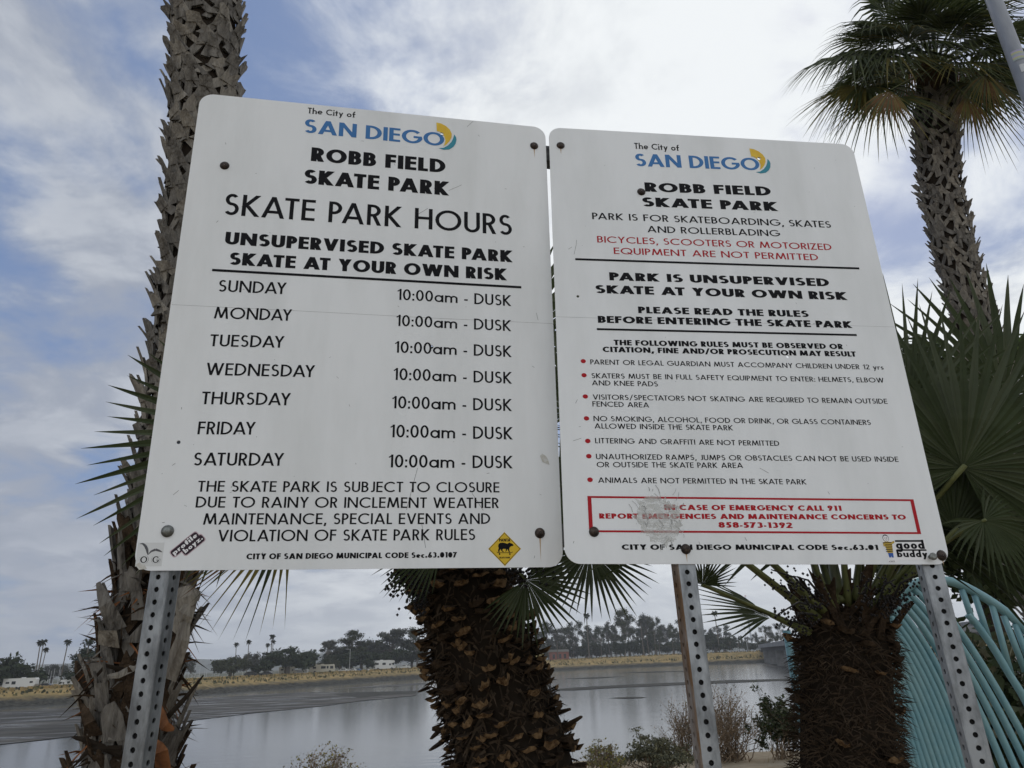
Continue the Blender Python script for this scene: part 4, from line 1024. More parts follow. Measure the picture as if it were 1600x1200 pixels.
def berries(parent, strands, n, r, Y, name='fruit_cluster'):
    for (x0, y0, x1, y1, sp) in strands:
        b = MB(); b.smooth = True
        A, C_ = P(x0, y0, Y), P(x1, y1, Y - .05)
        b.tube([A, A.lerp(C_, .5) + Vector((0, 0, .03)), C_], [.005, .004, .002], 5)
        for i in range(n):
            f = rnd(.15, 1) ; q = A.lerp(C_, f) + Vector((rnd(-1, 1), rnd(-1, 1), rnd(-1.2, .6))) * sp * pxm(A)
            rr = r * rnd(.8, 1.2)
            b.add([q + Vector(v) * rr for v in ((1, 0, 0), (-1, 0, 0), (0, 1, 0), (0, -1, 0), (0, 0, 1), (0, 0, -1))], [(0, 2, 4), (2, 1, 4), (1, 3, 4), (3, 0, 4), (2, 0, 5), (1, 2, 5), (3, 1, 5), (0, 3, 5)])
        b.build(name, m_berry, parent)
berries(PM, [(660, 850, 640, 940, 20), (650, 850, 612, 915, 16), (665, 860, 652, 955, 12), (650, 870, 628, 905, 22)], 110, .0068, 2.8)
berries(PM, [(760, 840, 850, 900, 22), (760, 840, 880, 880, 20), (770, 840, 815, 905, 14)], 110, .0068, 2.8)

# -- short shaggy palm at the right
Y3 = 2.9
tcR = trunk_curve([(1322, 958, 50), (1320, 972, 60), (1320, 990, 66), (1320, 1010, 69), (1321, 1050, 71), (1322, 1100, 73), (1324, 1200, 75)], Y3)
tcR = to_ground(tcR)
baseR = Vector(tcR[-1][0]); baseR.z = 0
PR = thing('fan_palm', 'short shaggy dark palm with leaf stalks spreading behind the rules board', 'palm tree', baseR)
b = MB(); core(b, tcR, 2, .93)
hairs(b, tcR, 14000, .055, .0022, (0, 0, 1), (-.5, .8), (.1, .7))
cups(b, tcR, .062, 13, .060, .020, .050, .30, lambda: random.choice((4, 4, 3)))
hairs(b, tcR, 2500, .07, .0018, (0, 1, 3), (-.6, .7), (.3, 1.0))
boots(b, tcR[:4], .05, 9, .10, .13, .05, lambda c: random.choice((3, 1)), jag=.5, skew=.4)
b.build('trunk', [m_fibre, m_dbrown, m_core, m_dbrown, m_tan], PR)
rR = lambda x, y, Y=Y3: P(x, y, Y)
# big facing fans at the right edge
aim(PR, rR(1370, 930, 2.8), 1508, 727, 2.45, 1540, 470, 2.5, nseg=50, span=290, droop=.05, split=.42, thin=.8, nrm=(-.15, -1, .12), sw=(.024, .014))
aim(PR, rR(1350, 930, 2.9), 1418, 650, 2.75, 1440, 440, 2.75, nseg=30, span=190, droop=.03, split=.36, nrm=(0, -1, .1))
aim(PR, rR(1380, 940, 2.8), 1540, 812, 2.40, 1620, 900, 2.4, nseg=30, span=260, droop=.25, split=.5, nrm=(0, -.9, .5), mi=(0, 0, 0, 3), thin=.75)
aim(PR, rR(1390, 930, 3.0), 1570, 620, 3.0, 1640, 430, 3.0, nseg=36, span=250, droop=.08, split=.42, nrm=(-.1, -1, .1))
aim(PR, rR(1370, 940, 3.0), 1480, 800, 2.95, 1560, 700, 2.95, nseg=36, span=260, droop=.12, nrm=(-.1, -1, .2))
aim(PR, rR(1380, 930, 3.1), 1465, 700, 3.15, 1480, 540, 3.15, nseg=34, span=250, droop=.08, nrm=(.1, -1, .1))
aim(PR, rR(1350, 930, 3.0), 1330, 640, 3.1, 1320, 480, 3.1, nseg=34, span=250, droop=.08, nrm=(.1, -1, .1))
aim(PR, rR(1310, 930, 3.0), 1200, 680, 3.0, 1150, 520, 3.0, nseg=34, span=250, droop=.08, nrm=(.1, -1, .1))
# leaning left ones seen below the board
aim(PR, rR(1262, 985, 2.8), 1098, 914, 2.35, 1112, 850, 2.3, nseg=22, span=170, droop=.02, split=.4, nrm=(.2, -1, .1), sw=(.02, .008), sag=.0)
aim(PR, rR(1262, 990, 2.75), 1205, 962, 2.6, 1072, 945, 2.5, nseg=15, span=75, droop=.02, split=.42, nrm=(.1, -.8, .7), sw=(.016, .01), sag=0)
for (x0, y0, x1, y1, Ya) in ((1275, 965, 1141, 860, 2.6), (1285, 955, 1175, 850, 2.7), (1300, 950, 1258, 850, 2.75), (1305, 945, 1275, 850, 2.85), (1325, 945, 1316, 850, 2.7), (1335, 940, 1345, 850, 2.8), (1345, 940, 1378, 850, 2.7), (1350, 945, 1402, 850, 2.75), (1360, 950, 1440, 862, 2.65), (1368, 955, 1462, 860, 2.6), (1312, 940, 1296, 850, 3.0)):
    A, C_ = P(x0, y0, Y3 - .12), P(x1, y1, Ya); d = (C_ - A)
    frond(PR, A, C_ + d * .35, d + Vector((0, .2, 0)), Vector((rnd(-.2, .2), -1, .3)), rnd(.48, .58), 28, 120 if x1 < 1200 else 220, .08 if x1 < 1200 else .15, sw=(.028, .013), sag=0)
berries(PR, [(1280, 940, 1205, 890, 20), (1285, 950, 1215, 960, 14), (1290, 940, 1240, 900, 26), (1270, 960, 1230, 985, 16)], 60, .0052, 2.65)
berries(PR, [(1370, 950, 1400, 905, 24), (1380, 950, 1410, 940, 14), (1350, 940, 1365, 905, 30), (1390, 950, 1430, 900, 16)], 62, .0052, 2.65)

# -- tall palm at the upper right with its crown in view
Y4 = 6.7
tcT = trunk_curve([(1462, 120, 28), (1463, 170, 29), (1463, 225, 28), (1471, 300, 26), (1494, 400, 26), (1521, 500, 26), (1539, 560, 27), (1575, 700, 28), (1610, 850, 30)], Y4)
tcT = to_ground(tcT); baseT = Vector(tcT[-1][0]); baseT.z = 0
PT = thing('fan_palm', 'tall fan palm with its drooping green and brown crown above the rules board', 'palm tree', baseT)
b = MB(); core(b, tcT, 2, .94)
boots(b, tcT[1:], .085, 8, .165, .15, .050, lambda c: random.choice((0, 1, 1, 0)), jag=.4, skew=.45)
b.build('trunk', [m_boot, m_boot2, m_core, m_dbrown], PT)
cT = P(1462, 105, Y4)
def tf(tx, ty, dY, R, mi, span=210, droop=.42, name='frond', hf=.52):
    t = P(tx, ty, Y4 + dY); d = t - cT; L = d.length
    h = cT + d * hf
    ax = d.normalized() + Vector((0, 0, -.38))
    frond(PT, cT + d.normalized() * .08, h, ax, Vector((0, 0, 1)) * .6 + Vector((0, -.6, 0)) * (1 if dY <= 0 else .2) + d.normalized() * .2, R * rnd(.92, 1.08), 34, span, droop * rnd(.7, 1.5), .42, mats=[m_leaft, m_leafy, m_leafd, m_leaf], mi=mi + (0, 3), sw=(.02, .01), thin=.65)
for (tx, ty, dY, R, mi) in ((1225, 70, -.3, .95, (0,)), (1245, 160, -.2, .95, (0, 0, 1)), (1290, 40, .3, .9, (0,)), (1300, 200, -.5, .9, (0, 1)), (1375, 20, -.6, .9, (0, 0, 1)), (1440, 40, -.9, .8, (0,)), 
    (1560, 40, -.7, .9, (0,)), (1620, 90, -.4, .95, (0,)), (1585, 150, -.5, .8, (0, 0, 1)), (1640, 20, .2, .95, (0,)), (1520, -30, -.2, .9, (0,)), (1420, -60, .2, .95, (0,)), (1330, -40, .1, .95, (0,)), (1580, -60, .3, .95, (0,)),
    (1500, 60, .9, .9, (0,)), (1400, 80, .9, .9, (0,)), (1340, 120, .6, .9, (0, 1)), (1575, 120, .7, .9, (0, 1)), (1460, -10, 1.2, .9, (0,)), (1535, 90, -.9, .75, (0, 1)), (1560, 185, .2, .75, (0, 1)), (1350, 60, -.5, .9, (0,)), (1280, 110, .1, .95, (0,)), (1610, 140, .3, .9, (0,)), (1330, 75, -.7, .85, (0, 1)), (1410, -10, -.6, .85, (0,)), (1500, 0, -.8, .85, (0,)), (1545, 10, -.6, .9, (0, 1)), (1300, 0, -.3, .9, (0,)), (1270, 60, -.3, .9, (0,)), (1600, 60, -.7, .85, (0,)), (1350, -90, -.3, .95, (0,)), (1480, -90, -.5, .95, (0,)), (1450, -40, -.9, .85, (0,)), (1310, 150, .2, .85, (0, 1))):
    tf(tx, ty, dY, R, mi)
# dead and dying skirt fronds hanging under the crown
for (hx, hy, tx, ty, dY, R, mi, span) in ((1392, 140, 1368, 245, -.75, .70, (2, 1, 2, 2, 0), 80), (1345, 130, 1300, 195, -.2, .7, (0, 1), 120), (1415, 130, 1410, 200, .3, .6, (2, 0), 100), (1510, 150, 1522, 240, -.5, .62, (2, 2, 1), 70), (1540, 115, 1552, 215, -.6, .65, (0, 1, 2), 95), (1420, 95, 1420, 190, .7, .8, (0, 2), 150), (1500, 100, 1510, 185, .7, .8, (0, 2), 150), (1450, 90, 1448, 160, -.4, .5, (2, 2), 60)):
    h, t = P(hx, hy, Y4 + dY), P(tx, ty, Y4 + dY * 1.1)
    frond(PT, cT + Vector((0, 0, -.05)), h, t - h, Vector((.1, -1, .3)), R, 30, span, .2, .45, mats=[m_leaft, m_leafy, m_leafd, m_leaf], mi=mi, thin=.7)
# ------------------------------------------------------------------ light pole, upper right
pp = P(1568, 40, 5.0)
LP = thing('light_pole', 'grey metal light pole with small stickers at the upper right corner', 'light pole', (pp.x, pp.y, 0))
m_pole = mat('grey_painted_steel', (.30, .31, .33), rough=.45, metal=.3, vary=((.21, .22, .24), .42, .65), scale=5, stretch=(1, 1, .25), bump=.03)
b = MB(); b.smooth = True; r0 = 12.5 * pxm(pp)
b.tube([(pp.x, pp.y, 0), (pp.x, pp.y, 4), (pp.x, pp.y, 8.5)], [r0 * 1.25, r0 * 1.03, r0 * .8], 24)
b.smooth = False; b.tube([(pp.x, pp.y, 0), (pp.x, pp.y, .04)], r0 * 2.2, 4); b.tube([(pp.x, pp.y, .04), (pp.x, pp.y, .3)], [r0 * 1.5, r0 * 1.3], 16)
b.build('pole', m_pole, LP)
b = MB(); b.box((pp.x + .25, pp.y, 8.45), .8, .3, .12); b.build('lamp_head', m_pole, LP)
def pole_sticker(x, y, wpx, hpx, mats, rows):
    b = MB(); c = P(x, y, 5.0); n = 8; R2 = r0 * 1.0
    tocam = Vector((CAM.x - pp.x, CAM.y - pp.y, 0)); a0 = math.atan2(tocam.y, tocam.x) + .35; wa = wpx * pxm(pp) / R2 / 2; hh = hpx * pxm(pp) / rows
    rz = r0 * (1.03 - .23 * (c.z - hpx * pxm(pp) / 2 - 4) / 4.5) + .002 if c.z >= 4 else r0 * (1.25 - .22 * c.z / 4) + .0015
    for rw in range(rows):
        b.cur = rw % len(mats)
        vs_ = []
        for i in range(n + 1):
            a = a0 - wa + 2 * wa * i / n
            for z in (0, 1): vs_.append((pp.x + rz * math.cos(a), pp.y + rz * math.sin(a), c.z - hh * (rw + z)))
        b.add(vs_, [(2 * i, 2 * i + 1, 2 * i + 3, 2 * i + 2) for i in range(n)])
    return b.build('sticker', mats, LP)
pole_sticker(1592, 86, 18, 18, [mat('lilac', (.34, .32, .46), rough=.5), mat('pale_yellow', (.42, .42, .24), rough=.5), mat('grey_green', (.30, .36, .34), rough=.5)], 6)
pole_sticker(1600, 108, 8, 14, [mat('pale_label', (.5, .52, .54), rough=.5)], 1)

# ------------------------------------------------------------------ turquoise wave-shaped tube fence
YF = 4.3
m_turq = mat('turquoise_paint', (.155, .315, .36), rough=.42, spec=.4, vary=((.21, .36, .38), .35, .65), scale=6, bump=.05, bscale=90)
FN = thing('wave_fence', 'turquoise tube fence shaped like a breaking wave, behind the short palm', 'fence', Vector((P(1420, 1190, YF).x, YF, 0)))
def bez(p0, p1, p2, n=16):
    return [tuple(p0[k] * (1 - t) ** 2 + 2 * p1[k] * t * (1 - t) + p2[k] * t * t for k in (0, 1)) for t in [i / n for i in range(n + 1)]]
def catm(P_, n=6):
    out = []
    for i in range(len(P_) - 1):
        p0, p1, p2, p3 = P_[max(i - 1, 0)], P_[i], P_[i + 1], P_[min(i + 2, len(P_) - 1)]
        for k in range(n):
            t = k / n
            out.append(tuple(.5 * (2 * p1[q] + (p2[q] - p0[q]) * t + (2 * p0[q] - 5 * p1[q] + 4 * p2[q] - p3[q]) * t * t + (3 * p1[q] - p0[q] - 3 * p2[q] + p3[q]) * t ** 3) for q in (0, 1)))
    out.append(P_[-1]); return out
def ftube(name, pts, wpx, dy=0.0):
    b = MB(); b.smooth = True
    q = [P(x, y, YF + dy) for x, y in pts]
    b.tube(q, wpx * pxm(q[0]) / 2, 12); return b.build(name, m_turq, FN)
ftube('rail', catm([(1370, 985), (1383, 955), (1401, 931), (1424, 914), (1446, 907), (1472, 907), (1497, 912), (1534, 931), (1571, 956), (1600, 982), (1640, 1030), (1690, 1110), (1740, 1230), (1770, 1330)]), 14, 0)
S = [((1435, 912), (1520, 985), (1655, 1260)), ((1416, 921), (1510, 1000), (1618, 1260)), ((1405, 931), (1495, 1010), (1583, 1262)), ((1396, 945), (1478, 1030), (1545, 1262)), ((1389, 960), (1465, 1040), (1524, 1262)), ((1384, 975), (1450, 1050), (1510, 1262)), ((1380, 990), (1436, 1060), (1497, 1262)),
     ((1378, 1010), (1424, 1075), (1480, 1262)), ((1377, 1028), (1415, 1090), (1463, 1262)), ((1378, 1050), (1408, 1105), (1447, 1262)), ((1378, 1070), (1402, 1120), (1431, 1262)), ((1380, 1095), (1400, 1140), (1418, 1262))]
S2 = []
for i in range(20):
    f = i / 19 * (len(S) - 1); k = min(int(f), len(S) - 2); g = f - k
    S2.append(tuple(tuple(S[k][a][c] * (1 - g) + S[k + 1][a][c] * g for c in (0, 1)) for a in range(3)))
for i, s in enumerate(S2):
    pts = bez(*s); e = pts[-1]; e0 = pts[-2]
    k = 70; d = (e[0] - e0[0], e[1] - e0[1]); l = math.hypot(*d); pts.append((e[0] + d[0] / l * k * 2.1, e[1] + d[1] / l * k * 2.1))
    ftube('bar', pts, 10, .01)
ftube('bar', catm([(1512, 960), (1528, 978), (1552, 1012), (1578, 1055), (1605, 1100), (1640, 1180), (1670, 1270)]), 11, 0)
for (a, c) in (((1503, 921), (1521, 975)), ((1523, 930), (1548, 1008)), ((1550, 945), (1580, 1055)), ((1568, 962), (1602, 1050)), ((1586, 975), (1618, 1060)), ((1608, 995), (1640, 1090))): ftube('brace', [a, c], 9, 0)
q = P(1240, 1180, YF); b = MB(); b.smooth = True
a_, c_ = P(1229, 985, YF), P(1262, 1190, YF); b.tube([a_, c_, c_ + (c_ - a_).normalized() * ((c_.z + .1) / ((a_ - c_).normalized().z))], 12 * pxm(a_) / 2, 12); b.build('post', m_turq, FN)
for zz in (.35,):
    b = MB(); b.smooth = True; b.tube([(P(1265, 1190, YF).x, YF + .06, zz), (P(1760, 1190, YF).x, YF + .06, zz)], .03, 10); b.build('bottom_rail', m_turq, FN)

# ------------------------------------------------------------------ leafy trees and shrubs near by
m_dk = mat('dark_foliage', (.028, .040, .013), rough=.6, spec=.25, vary=((.05, .066, .02), .45, .7), scale=3, trans=.2)
m_br = mat('bright_foliage', (.075, .115, .025), rough=.6, spec=.25, vary=((.05, .08, .02), .4, .7), scale=3, trans=.25)
m_bark = mat('dark_bark', (.055, .045, .036), rough=.95, spec=.1, vary=((.03, .025, .02), .4, .7), scale=10)
m_sage = mat('sage_foliage', (.19, .175, .105), rough=.8, spec=.12, vary=((.11, .11, .06), .4, .7), scale=14, trans=.15)
m_grey = mat('grey_foliage', (.125, .125, .085), rough=.8, spec=.12, vary=((.06, .064, .04), .4, .7), scale=14, trans=.15)
m_yell = mat('yellow_foliage', (.26, .22, .04), rough=.7, vary=((.14, .15, .04), .4, .7), scale=20, trans=.2)
m_twig = mat('dry_twig', (.27, .20, .135), rough=.95, spec=.1, vary=((.09, .065, .045), .4, .7), scale=18)
m_seed = mat('dry_seed_head', (.10, .075, .055), rough=.95, spec=.05)
def leaves(mb, c, rad, n, size, mi=0, shell=.5):
    for i in range(n):
        d = Vector((random.gauss(0, 1), random.gauss(0, 1), random.gauss(0, 1))).normalized(); f = shell + (1 - shell) * random.random() ** .6
        p = c + Vector((d.x * rad[0], d.y * rad[1], d.z * rad[2])) * f * rnd(.75, 1.1)
        a = Vector((rnd(-1, 1), rnd(-1, 1), rnd(-1, .6))).normalized(); q = a.cross(d).normalized() if a.cross(d).length > .01 else Vector((1, 0, 0)); s = size * rnd(.6, 1.4)
        mb.cur = random.choice(mi) if isinstance(mi, tuple) else mi
        mb.add([p, p + a * s * .5 + q * s * .28, p + a * s, p + a * s * .5 - q * s * .28], [(0, 1, 2, 3)])
def limb(mb, a, c, r0, r1, n=5, wob=.1):
    pts = [a.lerp(c, i / n) + (Vector((rnd(-1, 1), rnd(-1, 1), rnd(-1, 1))) * wob * (c - a).length * .25 if 0 < i < n else Vector()) for i in range(n + 1)]
    mb.tube(pts, [r0 + (r1 - r0) * i / n for i in range(n + 1)], 7); return pts
tb = P(1540, 1000, 9.5); tb.z = 0
TR = thing('leafy_tree', 'dark leafy tree hanging over the turquoise fence at the right', 'tree', tb)
b = MB(); c0 = P(1535, 880, 9.5); limb(b, tb, c0, .13, .10)
tips = [P(x, y, 9.5 + dy) for x, y, dy in ((1440, 560, .2), (1480, 600, -.4), (1520, 640, .5), (1580, 560, 0), (1600, 680, -.3), (1450, 680, .3), (1490, 760, 0), (1560, 760, .6), (1620, 780, 0), (1640, 640, .4), (1510, 860, -.3), (1570, 880, 0), (1625, 870, .2), (1460, 850, .3), (1430, 760, .5), (1400, 690, .8), (1405, 900, .6), (1540, 910, -.2), (1605, 905, .1), (1500, 700, 1.2), (1580, 820, 1.0))]
for t in tips: limb(b, c0.lerp(t, .08), t, .045, .012)
b.build('trunk', m_bark, TR)
b = MB()
for i, t in enumerate(tips):
    leaves(b, t, (.48, .48, .38), 520, .13, (0, 0, 0, 1) if i < 4 else (0,), .2)
b.build('crown', [m_dk, m_br], TR)

def shrub(name, label, px, py, Y, h, w, n, size, mats, mi, twigs=26, group=None, dry=False):
    g = at_y(px, py, Y); g.z = -.05 + min(0, -4.7 * sm((Y - edge(g.x) + .2) / 8.5)); base = g.copy()
    root = thing(name, label, 'shrub', base, group)
    b = MB(); ends = []
    for i in range(twigs):
        a = rnd(0, 2 * PI); e = rnd(.05, 1.0); t = base + Vector((math.cos(a) * w * .5 * (1 - e * .55) * rnd(.5, 1.1), math.sin(a) * w * .5 * (1 - e * .55), h * (.35 + .65 * e) * rnd(.75, 1.05)))
        limb(b, base + Vector((rnd(-.2, .2) * w, rnd(-.2, .2) * w, -.02)), t, .009, .003, 4, .35); ends.append(t)
        for k in range(5 if dry else 2):
            q = base.lerp(t, rnd(.4, .9)); t2 = q + Vector((rnd(-1, 1), rnd(-1, 1), rnd(.2, 1.3))) * h * .26; limb(b, q, t2, .004, .0018, 3, .3); ends.append(t2)
    b.build('stem', m_twig, root)
    b = MB()
    for t in ends: leaves(b, t, (w * .13, w * .13, h * .11), max(3, n // len(ends)), size, mi, .1)
    b.build('foliage', mats, root); return root
shrub('shrub', 'wispy pale green shrub with seed heads at the bottom edge', 505, 1235, 10.6, .62, 1.25, 1500, .035, [m_sage, m_seed, m_yell, m_twig], (0, 0, 1, 2, 3), 46, dry=True)
shrub('shrub', 'small fresh green shrub beside the grey palm trunk', 322, 1222, 9.6, .42, .6, 420, .055, [m_br, m_sage, m_yell], (0, 0, 1, 2), 24)
shrub('shrub', 'feathery sage shrub with yellow tips beside the brown palm', 945, 1204, 11.6, .46, .9, 2400, .035, [m_sage, m_yell, m_twig], (0, 0, 0, 1, 2), 34)
shrub('shrub', 'rounded grey green bush left of the middle post', 1025, 1206, 11.8, .50, 1.25, 5200, .042, [m_grey, m_sage, m_yell], (0, 0, 0, 0, 1, 1), 40)
shrub('shrub', 'tall dry twiggy bush behind the middle post', 1135, 1180, 12.9, 1.12, 1.55, 1700, .028, [m_twig, m_seed, m_grey], (0, 0, 1, 2), 90, dry=True)
shrub('shrub', 'dry twiggy bush half hidden left of the middle post', 1070, 1195, 13.2, .95, .8, 700, .028, [m_twig, m_seed, m_sage], (0, 1, 2), 40, dry=True)
shrub('shrub', 'dense dark green bush beside the shaggy palm', 1222, 1168, 12.6, .92, .75, 3600, .055, [m_dk, m_grey], (0, 0, 1), 30)
shrub('shrub', 'dark dense bush behind the turquoise fence bars', 1470, 1190, 6.2, 1.55, 2.3, 6500, .09, [m_dk, m_grey], (0, 0, 0, 1), 46)
shrub('shrub', 'dark spiky green bush behind the fence at the right edge', 1640, 1190, 6.0, 1.65, 2.0, 5200, .11, [m_dk, m_sage], (0, 0, 0, 1), 46)
# dry grass tufts along the edge of the path
b = MB()
for i in range(2600):
    x = rnd(-9, 9); y = edge(x) - abs(random.gauss(0, .9)) + .3
    if noise.noise((x * .8, y * .8, 9)) < -.05: continue
    z = -.02; l = rnd(.03, .16)
    p = Vector((x, y, z)); d = Vector((rnd(-.7, .7), rnd(-.7, .7), 1)).normalized(); q = Vector((d.y, -d.x, 0)).normalized() * .006
    b.add([p - q, p + q, p + d * l], [(0, 1, 2)])
kind(b.build('dry_grass', mat('straw', (.30, .22, .10), rough=.95, vary=((.17, .13, .06), .4, .6), scale=2)), 'stuff', 'dry straw grass along the edge of the sandy shore', 'grass')

# ------------------------------------------------------------------ far shore
def far(px, Y, z=None):
    r = ray(px, 1000); p = CAM + r * (Y / r.y); q = Vector((p.x, p.y)); p.z = ztop(q) if z is None else z; return p
def hgt(px, py, p):          # height above p of the point that appears at row py
    r = ray(px, py); k = (p.y - CAM.y) / r.y; return CAM.z + r.z * k - p.z
m_ft = mat('far_tree_dark', (.026, .034, .017), rough=.9, spec=.05, vary=((.045, .055, .028), .4, .7), scale=.35)
m_fo = mat('far_tree_olive', (.055, .060, .030), rough=.9, spec=.05, vary=((.035, .040, .020), .4, .7), scale=.35)
m_fg = mat('far_tree_grey', (.075, .076, .062), rough=.9, spec=.05, vary=((.045, .048, .038), .4, .7), scale=.35)
m_ftr = mat('far_trunk', (.13, .115, .095), rough=.95, spec=.05)
def far_tree(name, label, group, p, h, w, style, mt, dens=1.0):
    root = thing(name, label, 'tree', p, group)
    b = MB(); q = Vector(p); tw = max(.18, w * .03)
    cr = []
    if style == 'dome':
        b.tube([q, q + Vector((0, 0, h * .5))], [tw * 1.4, tw], 6)
        for i in range(24):
            a = rnd(0, 6.28); rr = math.sqrt(random.random()) * .44; z = h * (.16 + .66 * math.sqrt(max(0, 1 - (rr / .5) ** 2)) * rnd(.25, 1)); cr.append((q + Vector((math.cos(a) * rr * w, math.sin(a) * rr * w, z)), w * .13, h * .15))
    elif style == 'tall':
        b.tube([q, q + Vector((0, 0, h * .9))], [tw, tw * .4], 6)
        for i in range(16):
            z = h * rnd(.12, .93); rr = w * .38 * math.sin(min(1, z / h * .9 + .25) * PI) ** .6; a = rnd(0, 6.28); cr.append((q + Vector((math.cos(a) * rr * rnd(.2, 1), math.sin(a) * rr, z)), w * .17, h * .08))
    else:                                       # gum tree: bare trunk, broken crown
        lean = rnd(-.06, .06) * h; t = q + Vector((lean, 0, h * .72)); b.tube([q, q.lerp(t, .5) + Vector((rnd(-.3, .3), 0, 0)), t], [tw * 1.1, tw * .8, tw * .4], 6)
        for i in range(18):
            a = rnd(0, 6.28); rr = math.sqrt(random.random()) * w * .45; z = h * rnd(.38, .93) if i > 4 else h * rnd(.8, .96); c = Vector((q.x + lean * z / h + math.cos(a) * rr * (1.2 - z / h * .6), q.y + math.sin(a) * rr, q.z + z))
            b.tube([q + Vector((lean * .5, 0, h * rnd(.35, .6))), c], [tw * .4, tw * .15], 4); cr.append((c, w * .17, h * .085))
    b.build('trunk', m_ftr, root)
    b = MB()
    for c, rw, rh in cr: leaves(b, c, (rw, rw, rh), int(170 * dens), max(.35, w * .055), 0, .1)
    b.build('crown', mt, root); return root
GT = 'trees on the far shore'
for (name, label, px, top, w, Y, style, mt) in (
    ('shore_tree', 'broad dark dome tree behind the white trailer at the far left', 34, 1027, 118, 198, 'dome', m_ft),
    ('shore_tree', 'dense dark tree just left of the grey palm trunk on the far shore', 140, 996, 62, 205, 'tall', m_ft),
    ('shore_tree', 'dark clump close behind the tall dark tree at the far left', 158, 1004, 60, 215, 'dome', m_ft),
    ('shore_tree', 'hazy tree between the two dark masses at the far left', 92, 1033, 42, 320, 'dome', m_fg),
    ('shore_tree', 'olive dome tree beneath two tall palms on the far shore', 365, 1023, 58, 285, 'dome', m_fo),
    ('shore_tree', 'grey dome tree behind the masts, left of the biggest dark dome', 402, 1017, 46, 330, 'dome', m_fg),
    ('shore_tree', 'big dark dome tree behind the cream motorhomes', 452, 1009, 94, 290, 'dome', m_ft),
    ('shore_tree', 'thin grey tree right of the big dark dome', 515, 1001, 38, 330, 'gum', m_fg),
    ('shore_tree', 'low round olive tree behind the long cream motorhome', 516, 1024, 32, 310, 'dome', m_fo),
    ('shore_tree', 'tall gappy gum tree behind the lamp post across the river', 550, 987, 48, 345, 'gum', m_fo),
    ('shore_tree', 'round grey green dome between two tall gappy trees', 576, 998, 46, 360, 'dome', m_fg),
    ('shore_tree', 'dark bushy tree behind the parked white cars', 566, 1014, 60, 330, 'dome', m_ft),
    ('shore_tree', 'bare topped grey tree above the white camper', 612, 986, 58, 350, 'gum', m_fg),
    ('shore_tree', 'dark spreading tree low behind the white camper', 612, 1006, 62, 335, 'dome', m_ft),
    ('shore_tree', 'ragged gum tree beside the brown palm trunk', 652, 982, 40, 345, 'gum', m_fo),
    ('shore_tree', 'hazy tree row end behind the masts at left', 292, 1020, 34, 300, 'dome', m_fg),
    ('shore_tree', 'dark round tree between the low olive tree and the lamp post', 534, 1010, 56, 340, 'dome', m_ft),
    ('shore_tree', 'grey green tree filling the gap left of the bare topped tree', 590, 1000, 66, 365, 'dome', m_fo),
    ('shore_tree', 'dark bushy tree beside the brown palm trunk behind the pickup', 644, 1004, 54, 350, 'dome', m_ft),
    ('shore_tree', 'leaning dark bush on the far bank right of the brown palm', 968, 1001, 26, 408, 'dome', m_ft)):
    p = far(px, Y); sc = (p - CAM).length / 1200
    far_tree(name, label, None, p, hgt(px, top, p) * (1.13 if style == 'dome' else 1.03), w * 1.12 * depth(p) / 1110, style, mt)
# the wood on the far right shore: every trunk its own tree
protos = []
for i in range(5):
    t = far_tree('gum_tree', 'slender gum tree in the wood across the river', 'trees of the wood across the river', Vector((0, 0, 0)), 20, rnd(8, 11), 'gum' if i < 4 else 'tall', (m_ft, m_fo, m_fg, m_ft, m_fo)[i]); protos.append(t)
random.seed(21)
spots = []
for i in range(72):
    px = 830 + i * 5.6 + rnd(-4, 4); Y = rnd(425, 560)
    top = 982 - 10 * math.sin((px - 830) / 60) - (16 if 970 < px < 1075 else 0) - (8 if 1100 < px < 1135 else 0) + rnd(-7, 22)
    spots.append((px, Y, top))
for i, (px, Y, top) in enumerate(spots):
    p = far(px, Y); h = hgt(px, top, p); sc = h / 20 * 1.04; src = protos[i % 5]
    if i < 5: src.location = p; src.scale = (sc * 1.05, sc * 1.05, sc); src.rotation_euler = (0, 0, rnd(0, 6))
    else: dup(src, p, rotz=rnd(0, 6.28), scale=(sc * rnd(.8, 1.25), sc * rnd(.8, 1.25), sc))
random.seed(44)
ub = far_tree('understory_tree', 'dark bushy tree low in the wood across the river', 'low bushy trees of the wood across the river', Vector((0, 0, 0)), 9, 13, 'dome', m_ft)
for i in range(16):
    p = far(838 + i * 23 + rnd(-8, 8), rnd(440, 560)); o = ub if i == 0 else dup(ub, p)
    o.location = p; o.rotation_euler = (0, 0, rnd(0, 6)); q = rnd(.8, 1.5); o.scale = (q * 1.2, q * 1.2, q)
# far palms: slim trunk, mop of leaves
m_fp = mat('far_palm_leaf', (.035, .042, .022), rough=.8, spec=.1)
def far_palm():
    root = thing('distant_palm', 'slim palm', 'palm tree', (0, 0, 0), 'palms on the far shore')
    b = MB(); b.tube([(0, 0, 0), (.02, 0, .5), (0, 0, .985)], [.016, .012, .010], 7); b.build('trunk', m_ftr, root)
    b = MB()
    for i in range(34):
        a = i * 2.4; el = rnd(-.9, 1.1); d = Vector((math.cos(a) * math.cos(el), math.sin(a) * math.cos(el), math.sin(el))); q = Vector((-d.y, d.x, 0)).normalized(); o = Vector((0, 0, .985)); L = rnd(.075, .115)
        b.add([o, o + d * L * .6 + q * .022, o + d * L + Vector((0, 0, -.025)), o + d * L * .6 - q * .022], [(0, 1, 2, 3)])
        b.add([o, o + d * L * .6 + Vector((0, 0, .014)), o + d * L + Vector((0, 0, -.025)), o + d * L * .6 - Vector((0, 0, .014))], [(0, 1, 2, 3)])
    b.build('crown', m_fp, root); return root
pp0 = far_palm()
